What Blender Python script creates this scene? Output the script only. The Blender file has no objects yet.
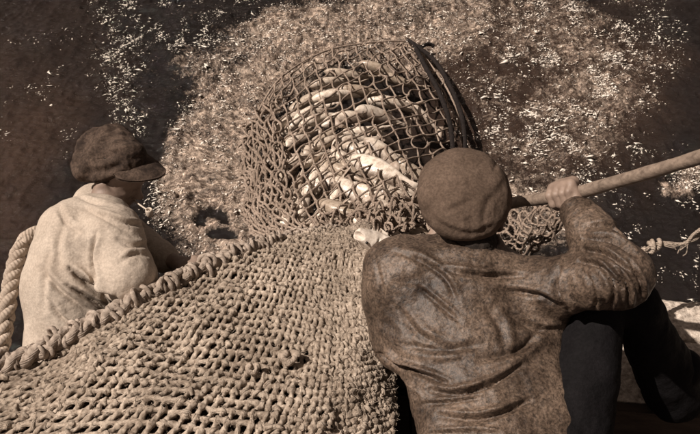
import bpy, math, random
import numpy as np
from mathutils import Vector

random.seed(7)
rng = np.random.default_rng(7)
scene = bpy.context.scene
col = scene.collection

# ------------------------------------------------------------------ camera, sky, sun, exposure
PITCH = math.radians(40.0)
FOC = 845.0                       # focal length in photograph pixels (700 wide)
CAMZ = 3.2
CAM = np.array([0.0, 0.0, CAMZ])
FWD = np.array([0.0, math.cos(PITCH), -math.sin(PITCH)])
UPV = np.array([0.0, math.sin(PITCH), math.cos(PITCH)])
RGT = np.array([1.0, 0.0, 0.0])
cd = bpy.data.cameras.new('camera')
cam = bpy.data.objects.new('camera', cd)
col.objects.link(cam)
cam.location = CAM
cam.rotation_euler = (math.pi / 2 - PITCH, 0, 0)
cd.sensor_width = 36.0
cd.lens = 36.0 * FOC / 700.0
cd.clip_start = 0.05
cd.clip_end = 2000.0
scene.camera = cam

SUN = Vector((-0.66, -0.20, 0.95)).normalized()
world = bpy.data.worlds.new("World")
scene.world = world
world.use_nodes = True
wn, wl = world.node_tree.nodes, world.node_tree.links
wn.clear()
sky = wn.new('ShaderNodeTexSky')
sky.sky_type = 'NISHITA'
sky.sun_disc = False
sky.sun_elevation = math.asin(SUN.z)
sky.sun_rotation = math.atan2(SUN.x, SUN.y)
bw = wn.new('ShaderNodeRGBToBW')
tint = wn.new('ShaderNodeMix'); tint.data_type = 'RGBA'; tint.blend_type = 'MULTIPLY'
tint.inputs[0].default_value = 1.0
tint.inputs[7].default_value = (1.0, 0.79, 0.68, 1)
bg = wn.new('ShaderNodeBackground')
bg.inputs[1].default_value = 0.05
wo = wn.new('ShaderNodeOutputWorld')
wl.new(sky.outputs[0], bw.inputs[0]); wl.new(bw.outputs[0], tint.inputs[6])
wl.new(tint.outputs[2], bg.inputs[0]); wl.new(bg.outputs[0], wo.inputs[0])
ld = bpy.data.lights.new('sun', 'SUN')
ld.energy = 5.0
ld.angle = math.radians(0.55)
ld.color = (1.0, 0.88, 0.78)
sun = bpy.data.objects.new('sun', ld)
col.objects.link(sun)
sun.rotation_euler = SUN.to_track_quat('Z', 'Y').to_euler()
sun.location = (-5, -2, 9)
scene.view_settings.view_transform = 'Standard'
scene.view_settings.look = 'None'
scene.view_settings.exposure = 0.22
scene.view_settings.gamma = 1.0
scene.view_settings.use_curve_mapping = False

# ------------------------------------------------------------------ helpers
def P(px, py, d):
    """world point seen at photograph pixel (px,py) at distance d along the view axis"""
    return CAM + d * (FWD + (px - 350) / FOC * RGT - (py - 217) / FOC * UPV)

def W(px, py, z):
    """world point at height z seen at photograph pixel (px,py)"""
    v = FWD + (px - 350) / FOC * RGT - (py - 217) / FOC * UPV
    return CAM + v * ((z - CAMZ) / v[2])

def proj(p):
    q = np.asarray(p) - CAM
    d = q @ FWD
    return 350 + FOC * (q @ RGT) / d, 217 - FOC * (q @ UPV) / d, d

def norm(v):
    v = np.asarray(v, float)
    return v / np.linalg.norm(v)

def _hash(i, j, k, s):
    h = (i.astype(np.int64) * 374761393 + j.astype(np.int64) * 668265263 + k.astype(np.int64) * 2147483647 + s * 974711) & 0xffffffff
    h = ((h ^ (h >> 13)) * 1274126177) & 0xffffffff
    h = ((h ^ (h >> 16)) * 2246822519) & 0xffffffff
    return ((h ^ (h >> 15)) & 0xffffff) / float(0xffffff)

def vnoise(p, scale=1.0, seed=0):
    """value noise in -1..1 at points p (N,3)"""
    q = np.asarray(p, float) * scale + 57.3
    i = np.floor(q).astype(np.int64)
    f = q - i
    f = f * f * f * (f * (f * 6 - 15) + 10)
    out = 0
    for a in (0, 1):
        for b in (0, 1):
            for c in (0, 1):
                w = (f[:, 0] if a else 1 - f[:, 0]) * (f[:, 1] if b else 1 - f[:, 1]) * (f[:, 2] if c else 1 - f[:, 2])
                out = out + w * _hash(i[:, 0] + a, i[:, 1] + b, i[:, 2] + c, seed)
    return out * 2 - 1

def fbm(p, scale, octaves=3, seed=0, gain=0.5):
    r, a = 0, 1.0
    for o in range(octaves):
        r = r + a * vnoise(p, scale * 2.03 ** o, seed + o)
        a *= gain
    return r

def mesh(name, V, F, mat=None, smooth=True, uv=None):
    """V (N,3), F (M,4) or (M,3) int array"""
    V = np.ascontiguousarray(V, dtype=np.float32)
    F = np.ascontiguousarray(F, dtype=np.int32)
    me = bpy.data.meshes.new(name)
    k = F.shape[1]
    me.vertices.add(len(V)); me.vertices.foreach_set('co', V.ravel())
    me.loops.add(F.size); me.loops.foreach_set('vertex_index', F.ravel())
    me.polygons.add(len(F))
    me.polygons.foreach_set('loop_start', np.arange(0, F.size, k, dtype=np.int32))
    me.polygons.foreach_set('loop_total', np.full(len(F), k, dtype=np.int32))
    me.polygons.foreach_set('use_smooth', np.full(len(F), smooth, dtype=bool))
    if uv is not None:
        l = me.uv_layers.new(name='UVMap')
        l.data.foreach_set('uv', np.ascontiguousarray(uv[F.ravel()], dtype=np.float32).ravel())
    me.update(calc_edges=True)
    if mat: me.materials.append(mat)
    return me

def obj(name, me, parent=None, loc=None):
    o = bpy.data.objects.new(name, me)
    col.objects.link(o)
    if parent is not None:
        o.parent = parent
        o.matrix_parent_inverse = parent.matrix_world.inverted() if False else o.matrix_parent_inverse
    if loc is not None: o.location = loc
    return o

def tag(o, label=None, cat=None, group=None, kind=None):
    if label: o['label'] = label
    if cat: o['category'] = cat
    if group: o['group'] = group
    if kind: o['kind'] = kind
    return o

def thing(name, label, cat, loc=(0, 0, 0), group=None):
    o = bpy.data.objects.new(name, None)
    col.objects.link(o)
    o.empty_display_size = 0.1
    o.location = loc
    return tag(o, label, cat, group)

def child(name, V, F, mat, root, smooth=True, uv=None):
    """part of a thing; V in world coordinates, stored relative to the root's base"""
    V = np.asarray(V, float) - np.array(root.location)
    return obj(name, mesh(name, V, F, mat, smooth, uv), root)

def tubes(L, R, sides=6, ref=(0.13, 0.2, 0.97), rough=0.0, seed=0, nscale=90.0):
    """N cords of K points each: L (N,K,3), R (N,K) -> V,F,uv"""
    L = np.asarray(L, float); N, K, _ = L.shape
    R = np.broadcast_to(np.asarray(R, float), (N, K))
    T = np.gradient(L, axis=1)
    T /= np.linalg.norm(T, axis=2, keepdims=True) + 1e-12
    ref = np.asarray(ref, float)
    if ref.ndim == 1: ref = np.broadcast_to(ref, (N, K, 3))
    A = np.cross(T, ref); A /= np.linalg.norm(A, axis=2, keepdims=True) + 1e-12
    B = np.cross(T, A)
    ang = np.arange(sides) * 2 * math.pi / sides
    V = (L[:, :, None, :] + R[:, :, None, None] * (np.cos(ang)[None, None, :, None] * A[:, :, None, :] + np.sin(ang)[None, None, :, None] * B[:, :, None, :]))
    V = V.reshape(-1, 3)
    if rough > 0:
        c = np.repeat(L.reshape(-1, 3), sides, axis=0)
        n = V - c; n /= np.linalg.norm(n, axis=1, keepdims=True) + 1e-12
        V = V + n * (rough * fbm(V, nscale, 2, seed))[:, None]
    base = (np.arange(N)[:, None, None] * K + np.arange(K - 1)[None, :, None]) * sides
    s = np.arange(sides)[None, None, :]; s1 = (s + 1) % sides
    F = np.stack([base + s, base + s1, base + sides + s1, base + sides + s], axis=-1).reshape(-1, 4)
    seg = np.linalg.norm(np.diff(L, axis=1), axis=2)
    ln = np.concatenate([np.zeros((N, 1)), np.cumsum(seg, axis=1)], axis=1)
    uv = np.stack([np.broadcast_to(ln[:, :, None], (N, K, sides)), np.broadcast_to((np.arange(sides) / sides)[None, None, :], (N, K, sides))], axis=-1).reshape(-1, 2)
    return V, F, uv

def spline(pts, n):
    """Catmull-Rom through pts (any dim) resampled at n even steps"""
    p = np.asarray(pts, float)
    p = np.vstack([2 * p[0] - p[1], p, 2 * p[-1] - p[-2]])
    m = len(p) - 3
    t = np.linspace(0, m, n); i = np.minimum(t.astype(int), m - 1); f = (t - i)[:, None]
    a, b, c, d = p[i], p[i + 1], p[i + 2], p[i + 3]
    return 0.5 * (2 * b + (c - a) * f + (2 * a - 5 * b + 4 * c - d) * f ** 2 + (3 * b - a - 3 * c + d) * f ** 3)

def crw(t, m):
    """Catmull-Rom weights matrix for m control points at parameters t in 0..1 (extrapolates a little)"""
    x = np.asarray(t, float) * (m - 1)
    i = np.clip(np.floor(x).astype(int), 0, m - 2); f = x - i
    w = np.stack([-.5 * f + f ** 2 - .5 * f ** 3, 1 - 2.5 * f ** 2 + 1.5 * f ** 3, .5 * f + 2 * f ** 2 - 1.5 * f ** 3, -.5 * f ** 2 + .5 * f ** 3], axis=-1)
    M = np.zeros(x.shape + (m,))
    flat = M.reshape(-1, m); wi = w.reshape(-1, 4); ii = i.ravel()
    r = np.arange(len(ii))
    for k in range(4):
        j = ii + k - 1
        lo, hi = j < 0, j > m - 1
        ok = ~(lo | hi)
        flat[r[ok], j[ok]] += wi[ok, k]
        flat[r[lo], 0] += 2 * wi[lo, k]; flat[r[lo], 1] -= wi[lo, k]
        flat[r[hi], m - 1] += 2 * wi[hi, k]; flat[r[hi], m - 2] -= wi[hi, k]
    return M

def patch(ctrl, u, v):
    """tensor Catmull-Rom surface; ctrl (mu,mv,3), u,v same-shaped arrays"""
    ctrl = np.asarray(ctrl, float)
    A, B = crw(u, ctrl.shape[0]), crw(v, ctrl.shape[1])
    return np.einsum('...i,...j,ijk->...k', A, B, ctrl)

def patch_n(ctrl, u, v):
    e = 1e-3
    du = patch(ctrl, u + e, v) - patch(ctrl, u - e, v)
    dv = patch(ctrl, u, v + e) - patch(ctrl, u, v - e)
    n = np.cross(du, dv); n /= np.linalg.norm(n, axis=-1, keepdims=True) + 1e-12
    tocam = CAM - patch(ctrl, u, v)
    return n * np.sign(np.sum(n * tocam, axis=-1))[..., None]

# ---------------- signed distance modelling with surface nets
class Field:
    def __init__(self, lo, hi, h):
        self.lo = np.asarray(lo, float); self.h = h
        self.n = np.ceil((np.asarray(hi) - self.lo) / h).astype(int) + 1
        self.F = np.full(tuple(self.n), 9.0, dtype=np.float32)
    def sub(self, lo, hi):
        a = np.clip(np.floor((lo - self.lo) / self.h).astype(int), 0, self.n - 1)
        b = np.clip(np.ceil((hi - self.lo) / self.h).astype(int) + 1, 1, self.n)
        ax = [self.lo[k] + self.h * np.arange(a[k], b[k]) for k in range(3)]
        X = np.stack(np.meshgrid(*ax, indexing='ij'), axis=-1)
        return tuple(slice(a[k], b[k]) for k in range(3)), X
    def _put(self, s, d, k, cut):
        f = self.F[s]
        if cut:
            d = -d
            if k > 0:
                h = np.maximum(k - np.abs(f - d), 0) / k
                self.F[s] = np.maximum(f, d) + h * h * k * .25
            else: self.F[s] = np.maximum(f, d)
        else:
            if k > 0:
                h = np.maximum(k - np.abs(f - d), 0) / k
                self.F[s] = np.minimum(f, d) - h * h * k * .25
            else: self.F[s] = np.minimum(f, d)
    def cone(self, a, b, ra, rb, k=0.02, n=None, flat=1.0, cut=False):
        """tapered capsule; flattened by 'flat' along direction n"""
        a, b = np.asarray(a, float), np.asarray(b, float)
        m = max(ra, rb) + 2 * k + 3 * self.h + .02
        s, X = self.sub(np.minimum(a, b) - m, np.maximum(a, b) + m)
        if X.size == 0: return
        p = X - a; ba = b - a
        if n is not None:
            n = norm(n); e = 1 / flat - 1
            p = p + (p @ n)[..., None] * n * e
            ba = ba + (ba @ n) * n * e
        L2 = ba @ ba + 1e-12
        t = np.clip((p @ ba) / L2, 0, 1)
        d = np.linalg.norm(p - t[..., None] * ba, axis=-1) - (ra + (rb - ra) * t)
        if n is not None: d = d * (0.35 + 0.65 * flat)
        self._put(s, d, k, cut)
    def ell(self, c, axes, radii, k=0.02, cut=False):
        """ellipsoid; axes 3 unit rows"""
        c = np.asarray(c, float); axes = np.asarray(axes, float); radii = np.asarray(radii, float)
        m = max(radii) + 2 * k + 3 * self.h + .01
        s, X = self.sub(c - m, c + m)
        if X.size == 0: return
        q = ((X - c) @ axes.T) / radii
        k0 = np.linalg.norm(q, axis=-1) + 1e-9
        k1 = np.linalg.norm(q / radii, axis=-1) + 1e-9
        self._put(s, k0 * (k0 - 1) / k1, k, cut)
    def mesh(self):
        F = self.F; ins = F < 0
        nx, ny, nz = F.shape
        cnt = np.zeros((nx - 1, ny - 1, nz - 1), np.float32); acc = np.zeros((nx - 1, ny - 1, nz - 1, 3), np.float32)
        def c(a, i, j, k): return a[i:nx - 1 + i, j:ny - 1 + j, k:nz - 1 + k]
        for ax in range(3):
            o = [0, 0, 0]; o[ax] = 1
            oth = [q for q in range(3) if q != ax]
            for p in (0, 1):
                for q in (0, 1):
                    s = [0, 0, 0]; s[oth[0]] = p; s[oth[1]] = q
                    e = [s[0] + o[0], s[1] + o[1], s[2] + o[2]]
                    f0, f1 = c(F, *s), c(F, *e)
                    x = (f0 < 0) != (f1 < 0)
                    t = np.where(x, f0 / np.where(x, f0 - f1, 1), 0)
                    cnt += x
                    for d in range(3):
                        acc[..., d] += np.where(x, (t if d == ax else 0) + s[d], 0)
        act = cnt > 0
        idx = np.full(act.shape, -1, np.int64); idx[act] = np.arange(act.sum())
        cells = np.argwhere(act)
        V = self.lo + self.h * (cells + acc[act] / cnt[act][:, None])
        faces = []
        for ax in range(3):
            sl0 = [slice(1, -1)] * 3; sl1 = [slice(1, -1)] * 3
            sl0[ax] = slice(0, -1); sl1[ax] = slice(1, None)
            a, b = ins[tuple(sl0)], ins[tuple(sl1)]
            e = np.argwhere(a != b)
            flip = a[tuple(e.T)]
            off = [1, 1, 1]; off[ax] = 0
            g = e + np.array(off)           # grid index of the edge's start
            u, v = [(1, 2), (2, 0), (0, 1)][ax]
            def cell(du, dv):
                q = g.copy(); q[:, u] -= du; q[:, v] -= dv
                return idx[tuple(q.T)]
            Q = np.stack([cell(1, 1), cell(0, 1), cell(0, 0), cell(1, 0)], axis=1)
            Q[~flip] = Q[~flip][:, ::-1]
            faces.append(Q)
        Fc = np.vstack(faces); Fc = Fc[(Fc >= 0).all(axis=1)]
        return V, Fc

def vnormals(V, F):
    n = np.cross(V[F[:, 2]] - V[F[:, 0]], V[F[:, 3]] - V[F[:, 1]])
    N = np.zeros_like(V)
    for k in range(4): np.add.at(N, F[:, k], n)
    return N / (np.linalg.norm(N, axis=1, keepdims=True) + 1e-12)

def relax(V, F, it=2, lam=0.5):
    E = np.vstack([F[:, [0, 1]], F[:, [1, 2]], F[:, [2, 3]], F[:, [3, 0]]])
    deg = np.bincount(E.ravel(), minlength=len(V)).astype(float)[:, None] + 1e-9
    for _ in range(it):
        S = np.zeros_like(V)
        np.add.at(S, E[:, 0], V[E[:, 1]]); np.add.at(S, E[:, 1], V[E[:, 0]])
        V = V + lam * (S / deg - V)
    return V

def folds(V, F, strokes):
    """press creases into a mesh: stroke = (pixels of the crease line, width px, depth m[, ridge])"""
    N = vnormals(V, F)
    view = CAM - V; view /= np.linalg.norm(view, axis=1, keepdims=True)
    face = np.clip((N * view).sum(1) * 2.0 + 0.15, 0, 1)
    px, py, _ = proj(V)
    q = np.stack([px, py], 1)
    D = np.zeros(len(V))
    for st in strokes:
        line, w, amp = st[:3]
        ridge = st[3] if len(st) > 3 else 0.7
        c = spline(line, 90)
        near = (px > c[:, 0].min() - 5 * w) & (px < c[:, 0].max() + 5 * w) & (py > c[:, 1].min() - 5 * w) & (py < c[:, 1].max() + 5 * w)
        ii = np.where(near)[0]
        if len(ii) == 0: continue
        d2 = ((q[ii, None, :] - c[None]) ** 2).sum(2)
        j = d2.argmin(1); t = j / 89.0
        dist = np.sqrt(d2[np.arange(len(ii)), j])
        tn = np.gradient(c, axis=0)[j]; rel = q[ii] - c[j]
        side = np.sign(tn[:, 0] * rel[:, 1] - tn[:, 1] * rel[:, 0])
        taper = np.sin(np.clip(t, 0.03, .97) * math.pi) ** 0.6
        g = -np.exp(-(dist / w) ** 2) + ridge * np.exp(-((dist - 1.9 * w) / (1.2 * w)) ** 2) * (0.5 - 0.5 * side * 0.9)
        D[ii] += amp * taper * g
    return V + N * (D * face)[:, None]

# ------------------------------------------------------------------ materials
def newmat(name):
    m = bpy.data.materials.new(name); m.use_nodes = True
    n, l = m.node_tree.nodes, m.node_tree.links
    b = n.get('Principled BSDF')
    return m, n, l, b

def S(r, g, b_):  # warm near-grey sepia pigments
    return (r, g, b_, 1)

def ramp(n, stops):
    r = n.new('ShaderNodeValToRGB')
    e = r.color_ramp.elements
    while len(e) < len(stops): e.new(0.5)
    for k, (p, c) in enumerate(stops):
        e[k].position = p; e[k].color = c
    return r

def tex(n, l, kind, scale, coord, detail=4, rough=0.6, out=0, **kw):
    t = n.new(kind)
    t.inputs['Scale'].default_value = scale
    if 'Detail' in t.inputs: t.inputs['Detail'].default_value = detail
    if 'Roughness' in t.inputs and kind == 'ShaderNodeTexNoise': t.inputs['Roughness'].default_value = rough
    for k, v in kw.items():
        if hasattr(t, k): setattr(t, k, v)
        else: t.inputs[k].default_value = v
    l.new(coord, t.inputs['Vector'])
    return t

def mixf(n, l, a, b, fac, mode='MIX'):
    m = n.new('ShaderNodeMix'); m.data_type = 'RGBA'; m.blend_type = mode
    for inp, v in ((m.inputs[0], fac), (m.inputs[6], a), (m.inputs[7], b)):
        if hasattr(v, 'links'): l.new(v, inp)
        else: inp.default_value = v
    return m.outputs[2]

def bump(n, l, b, h, strength, dist, prev=None):
    bp = n.new('ShaderNodeBump')
    bp.inputs['Strength'].default_value = strength
    bp.inputs['Distance'].default_value = dist
    l.new(h, bp.inputs['Height'])
    if prev is not None: l.new(prev, bp.inputs['Normal'])
    l.new(bp.outputs[0], b.inputs['Normal'])
    return bp.outputs[0]

def cloth_mat(name, dark, light, mott=9, speck=0.25, weave=900, rough=0.85, bumps=0.4, spec=0.3, stain=None, lo=0.3, hi=0.7):
    m, n, l, b = newmat(name)
    tc = n.new('ShaderNodeTexCoord').outputs['Object']
    n1 = tex(n, l, 'ShaderNodeTexNoise', mott, tc, 6, 0.65)
    r = ramp(n, [(lo, dark), (hi, light)])
    l.new(n1.outputs[0], r.inputs[0])
    n2 = tex(n, l, 'ShaderNodeTexNoise', 130, tc, 3, 0.6)
    r2 = ramp(n, [(0.40, (1 - speck, 1 - speck, 1 - speck, 1)), (0.62, (1.12, 1.12, 1.12, 1))])
    l.new(n2.outputs[0], r2.inputs[0])
    c = mixf(n, l, r.outputs[0], r2.outputs[0], 1.0, 'MULTIPLY')
    if stain:
        n3 = tex(n, l, 'ShaderNodeTexNoise', stain[0], tc, 5, 0.7)
        r3 = ramp(n, [(stain[1], (1, 1, 1, 1)), (stain[1] + .08, (stain[2],) * 3 + (1,))])
        l.new(n3.outputs[0], r3.inputs[0])
        c = mixf(n, l, c, r3.outputs[0], 1.0, 'MULTIPLY')
    l.new(c, b.inputs['Base Color'])
    b.inputs['Roughness'].default_value = rough
    b.inputs['Specular IOR Level'].default_value = spec
    nb = tex(n, l, 'ShaderNodeTexNoise', weave, tc, 2, 0.5)
    p = bump(n, l, b, nb.outputs[0], bumps, 0.0012)
    nc = tex(n, l, 'ShaderNodeTexNoise', 42, tc, 5, 0.6)
    bump(n, l, b, nc.outputs[0], 0.5, 0.009, p)
    return m

M = {}
M['smock'] = cloth_mat('pale_canvas', S(.36, .30, .245), S(.50, .43, .36), 7, .10, 800, .9, .5, .2, stain=(5, .60, .78))
M['oilskin'] = cloth_mat('worn_oilskin', S(.034, .021, .014), S(.190, .136, .100), 8, .48, 500, .46, .7, .42, stain=(75, .53, .46), lo=.32, hi=.68)
M['cap_dark'] = cloth_mat('dark_cap_cloth', S(.026, .017, .013), S(.11, .077, .058), 16, .35, 900, .9, .5, .2, lo=.35, hi=.7)
M['cap_brown'] = cloth_mat('brown_cap_cloth', S(.075, .052, .038), S(.140, .100, .076), 10, .22, 900, .92, .6, .15)
M['trousers'] = cloth_mat('black_oilskin', S(.004, .0036, .004), S(.009, .008, .009), 12, .2, 700, .8, .4, .1)
M['hair'] = cloth_mat('dark_hair', S(.015, .011, .009), S(.03, .022, .017), 30, .4, 1200, .8, .8, .3)

def yarn_mat(name, dark, light, twist=260, s1=60):
    m, n, l, b = newmat(name)
    tcn = n.new('ShaderNodeTexCoord')
    tc = tcn.outputs['Object']
    n1 = tex(n, l, 'ShaderNodeTexNoise', s1, tc, 4, 0.65)
    r = ramp(n, [(0.32, dark), (0.66, light)])
    l.new(n1.outputs[0], r.inputs[0])
    big = tex(n, l, 'ShaderNodeTexNoise', 5, tc, 3, 0.6)
    r2 = ramp(n, [(0.35, (.72, .70, .68, 1)), (0.65, (1.1, 1.1, 1.1, 1))])
    l.new(big.outputs[0], r2.inputs[0])
    l.new(mixf(n, l, r.outputs[0], r2.outputs[0], 1.0, 'MULTIPLY'), b.inputs['Base Color'])
    b.inputs['Roughness'].default_value = .9
    b.inputs['Specular IOR Level'].default_value = .2
    sep = n.new('ShaderNodeSeparateXYZ'); l.new(tcn.outputs['UV'], sep.inputs[0])
    ma = n.new('ShaderNodeMath'); ma.operation = 'MULTIPLY_ADD'
    ma.inputs[1].default_value = twist; l.new(sep.outputs[0], ma.inputs[0])
    m2 = n.new('ShaderNodeMath'); m2.operation = 'MULTIPLY'; m2.inputs[1].default_value = 2 * math.pi * 2
    l.new(sep.outputs[1], m2.inputs[0]); l.new(m2.outputs[0], ma.inputs[2])
    sn = n.new('ShaderNodeMath'); sn.operation = 'SINE'; l.new(ma.outputs[0], sn.inputs[0])
    p = bump(n, l, b, sn.outputs[0], .6, 0.002)
    nb = tex(n, l, 'ShaderNodeTexNoise', 380, tc, 3, 0.7)
    bump(n, l, b, nb.outputs[0], .8, 0.003, p)
    return m
M['yarn'] = yarn_mat('thick_cotton_yarn', S(.22, .17, .13), S(.56, .475, .39))
M['yarn_dark'] = yarn_mat('shade_toned_yarn', S(.05, .036, .028), S(.15, .112, .088))  # same yarn darkened: shade between the meshes put into the colour
M['yarn_mid'] = yarn_mat('worn_border_yarn', S(.27, .215, .175), S(.54, .46, .39))
M['twine'] = yarn_mat('tarred_twine', S(.20, .15, .12), S(.46, .37, .30), 500, 90)
M['twine_left'] = yarn_mat('wet_twine', S(.18, .135, .108), S(.46, .37, .30), 500, 90)
M['manila'] = yarn_mat('pale_manila', S(.38, .31, .25), S(.56, .47, .39), 700, 50)
M['hoop'] = yarn_mat('black_tarred_rope', S(.010, .008, .008), S(.026, .02, .018), 120, 70)

def skin_mat():
    m, n, l, b = newmat('weathered_skin')
    tc = n.new('ShaderNodeTexCoord').outputs['Object']
    n1 = tex(n, l, 'ShaderNodeTexNoise', 28, tc, 5, .6)
    r = ramp(n, [(.3, S(.19, .135, .105)), (.7, S(.29, .215, .17))])
    l.new(n1.outputs[0], r.inputs[0]); l.new(r.outputs[0], b.inputs['Base Color'])
    b.inputs['Roughness'].default_value = .55
    nb = tex(n, l, 'ShaderNodeTexNoise', 260, tc, 3, .6)
    bump(n, l, b, nb.outputs[0], .5, .0015)
    return m
M['skin'] = skin_mat()

def simple(name, c1, c2, scale=20, rough=.7, bs=.4, bd=.003, bsc=80, spec=.5, stretch=None, metal=0):
    m, n, l, b = newmat(name)
    tc = n.new('ShaderNodeTexCoord').outputs['Object']
    if stretch:
        mp = n.new('ShaderNodeMapping'); mp.inputs['Scale'].default_value = stretch
        l.new(tc, mp.inputs[0]); tc = mp.outputs[0]
    n1 = tex(n, l, 'ShaderNodeTexNoise', scale, tc, 6, .65)
    r = ramp(n, [(.32, c1), (.68, c2)])
    l.new(n1.outputs[0], r.inputs[0]); l.new(r.outputs[0], b.inputs['Base Color'])
    b.inputs['Roughness'].default_value = rough
    b.inputs['Specular IOR Level'].default_value = spec
    b.inputs['Metallic'].default_value = metal
    nb = tex(n, l, 'ShaderNodeTexNoise', bsc, tc, 5, .65)
    bump(n, l, b, nb.outputs[0], bs, bd)
    return m
M['pole'] = simple('weathered_pole_wood', S(.10, .074, .057), S(.27, .21, .165), 14, .7, .5, .003, 30, .3, (.35, 4, 4))
M['wood_dark'] = simple('dark_wet_wood', S(.012, .009, .008), S(.035, .026, .021), 6, .7, .5, .004, 30, .3, (1, 6, 6))
M['deck'] = simple('brown_deck_wood', S(.03, .020, .015), S(.065, .046, .034), 8, .8, .5, .004, 40, .3, (1, 5, 5))
M['grit'] = simple('gritty_painted_plank', S(.22, .175, .14), S(.72, .63, .54), 60, .75, .9, .012, 55, .4)
M['pipe'] = simple('pale_clay', S(.5, .42, .34), S(.6, .52, .44), 30, .6, .2, .001)
M['eye'] = simple('dark_eye', S(.008, .006, .006), S(.015, .011, .01), 30, .2, .1, .001)

def fish_mat():
    m, n, l, b = newmat('fish_skin')
    tcn = n.new('ShaderNodeTexCoord'); tc = tcn.outputs['Object']
    sep = n.new('ShaderNodeSeparateXYZ'); l.new(tc, sep.inputs[0])
    nn = tex(n, l, 'ShaderNodeTexNoise', 40, tc, 4, .6)
    ma = n.new('ShaderNodeMath'); ma.operation = 'MULTIPLY_ADD'; ma.inputs[1].default_value = .03
    l.new(nn.outputs[0], ma.inputs[0]); l.new(sep.outputs[2], ma.inputs[2])
    mr = n.new('ShaderNodeMapRange'); mr.inputs[1].default_value = -.025; mr.inputs[2].default_value = .050
    l.new(ma.outputs[0], mr.inputs[0])
    r = ramp(n, [(0, S(.80, .71, .61)), (.45, S(.66, .575, .49)), (.80, S(.20, .155, .125)), (1, S(.09, .066, .052))])
    l.new(mr.outputs[0], r.inputs[0])
    n9 = tex(n, l, 'ShaderNodeTexNoise', 55, tc, 4, .7)
    r9 = ramp(n, [(.35, S(.50, .45, .40)), (.58, S(1, 1, 1))]); l.new(n9.outputs[0], r9.inputs[0])
    g1 = n.new('ShaderNodeMath'); g1.operation = 'ADD'; g1.inputs[1].default_value = .098; l.new(sep.outputs[0], g1.inputs[0])
    zz = n.new('ShaderNodeMath'); zz.operation = 'MULTIPLY'; l.new(sep.outputs[2], zz.inputs[0]); l.new(sep.outputs[2], zz.inputs[1])
    g2 = n.new('ShaderNodeMath'); g2.operation = 'MULTIPLY_ADD'; g2.inputs[1].default_value = 9.0; l.new(zz.outputs[0], g2.inputs[0]); l.new(g1.outputs[0], g2.inputs[2])
    g3 = n.new('ShaderNodeMath'); g3.operation = 'ABSOLUTE'; l.new(g2.outputs[0], g3.inputs[0])
    g4 = n.new('ShaderNodeMapRange'); g4.inputs[1].default_value = .001; g4.inputs[2].default_value = .004; g4.inputs[3].default_value = .75; g4.inputs[4].default_value = 0; l.new(g3.outputs[0], g4.inputs[0])
    cc = mixf(n, l, r.outputs[0], r9.outputs[0], .8, 'MULTIPLY')
    cc = mixf(n, l, cc, S(.06, .04, .03), g4.outputs[0])
    oi = n.new('ShaderNodeObjectInfo'); ro = ramp(n, [(0, S(.50, .46, .42)), (.7, S(1, 1, 1))]); l.new(oi.outputs['Random'], ro.inputs[0])
    cc = mixf(n, l, cc, ro.outputs[0], 1.0, 'MULTIPLY')
    l.new(cc, b.inputs['Base Color'])
    b.inputs['Roughness'].default_value = .30
    vo = tex(n, l, 'ShaderNodeTexVoronoi', 190, tc)
    bump(n, l, b, vo.outputs[0], .35, .0015)
    return m
M['fish'] = fish_mat()
M['fin'] = simple('fish_fin', S(.25, .19, .15), S(.45, .37, .30), 60, .5)

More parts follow.
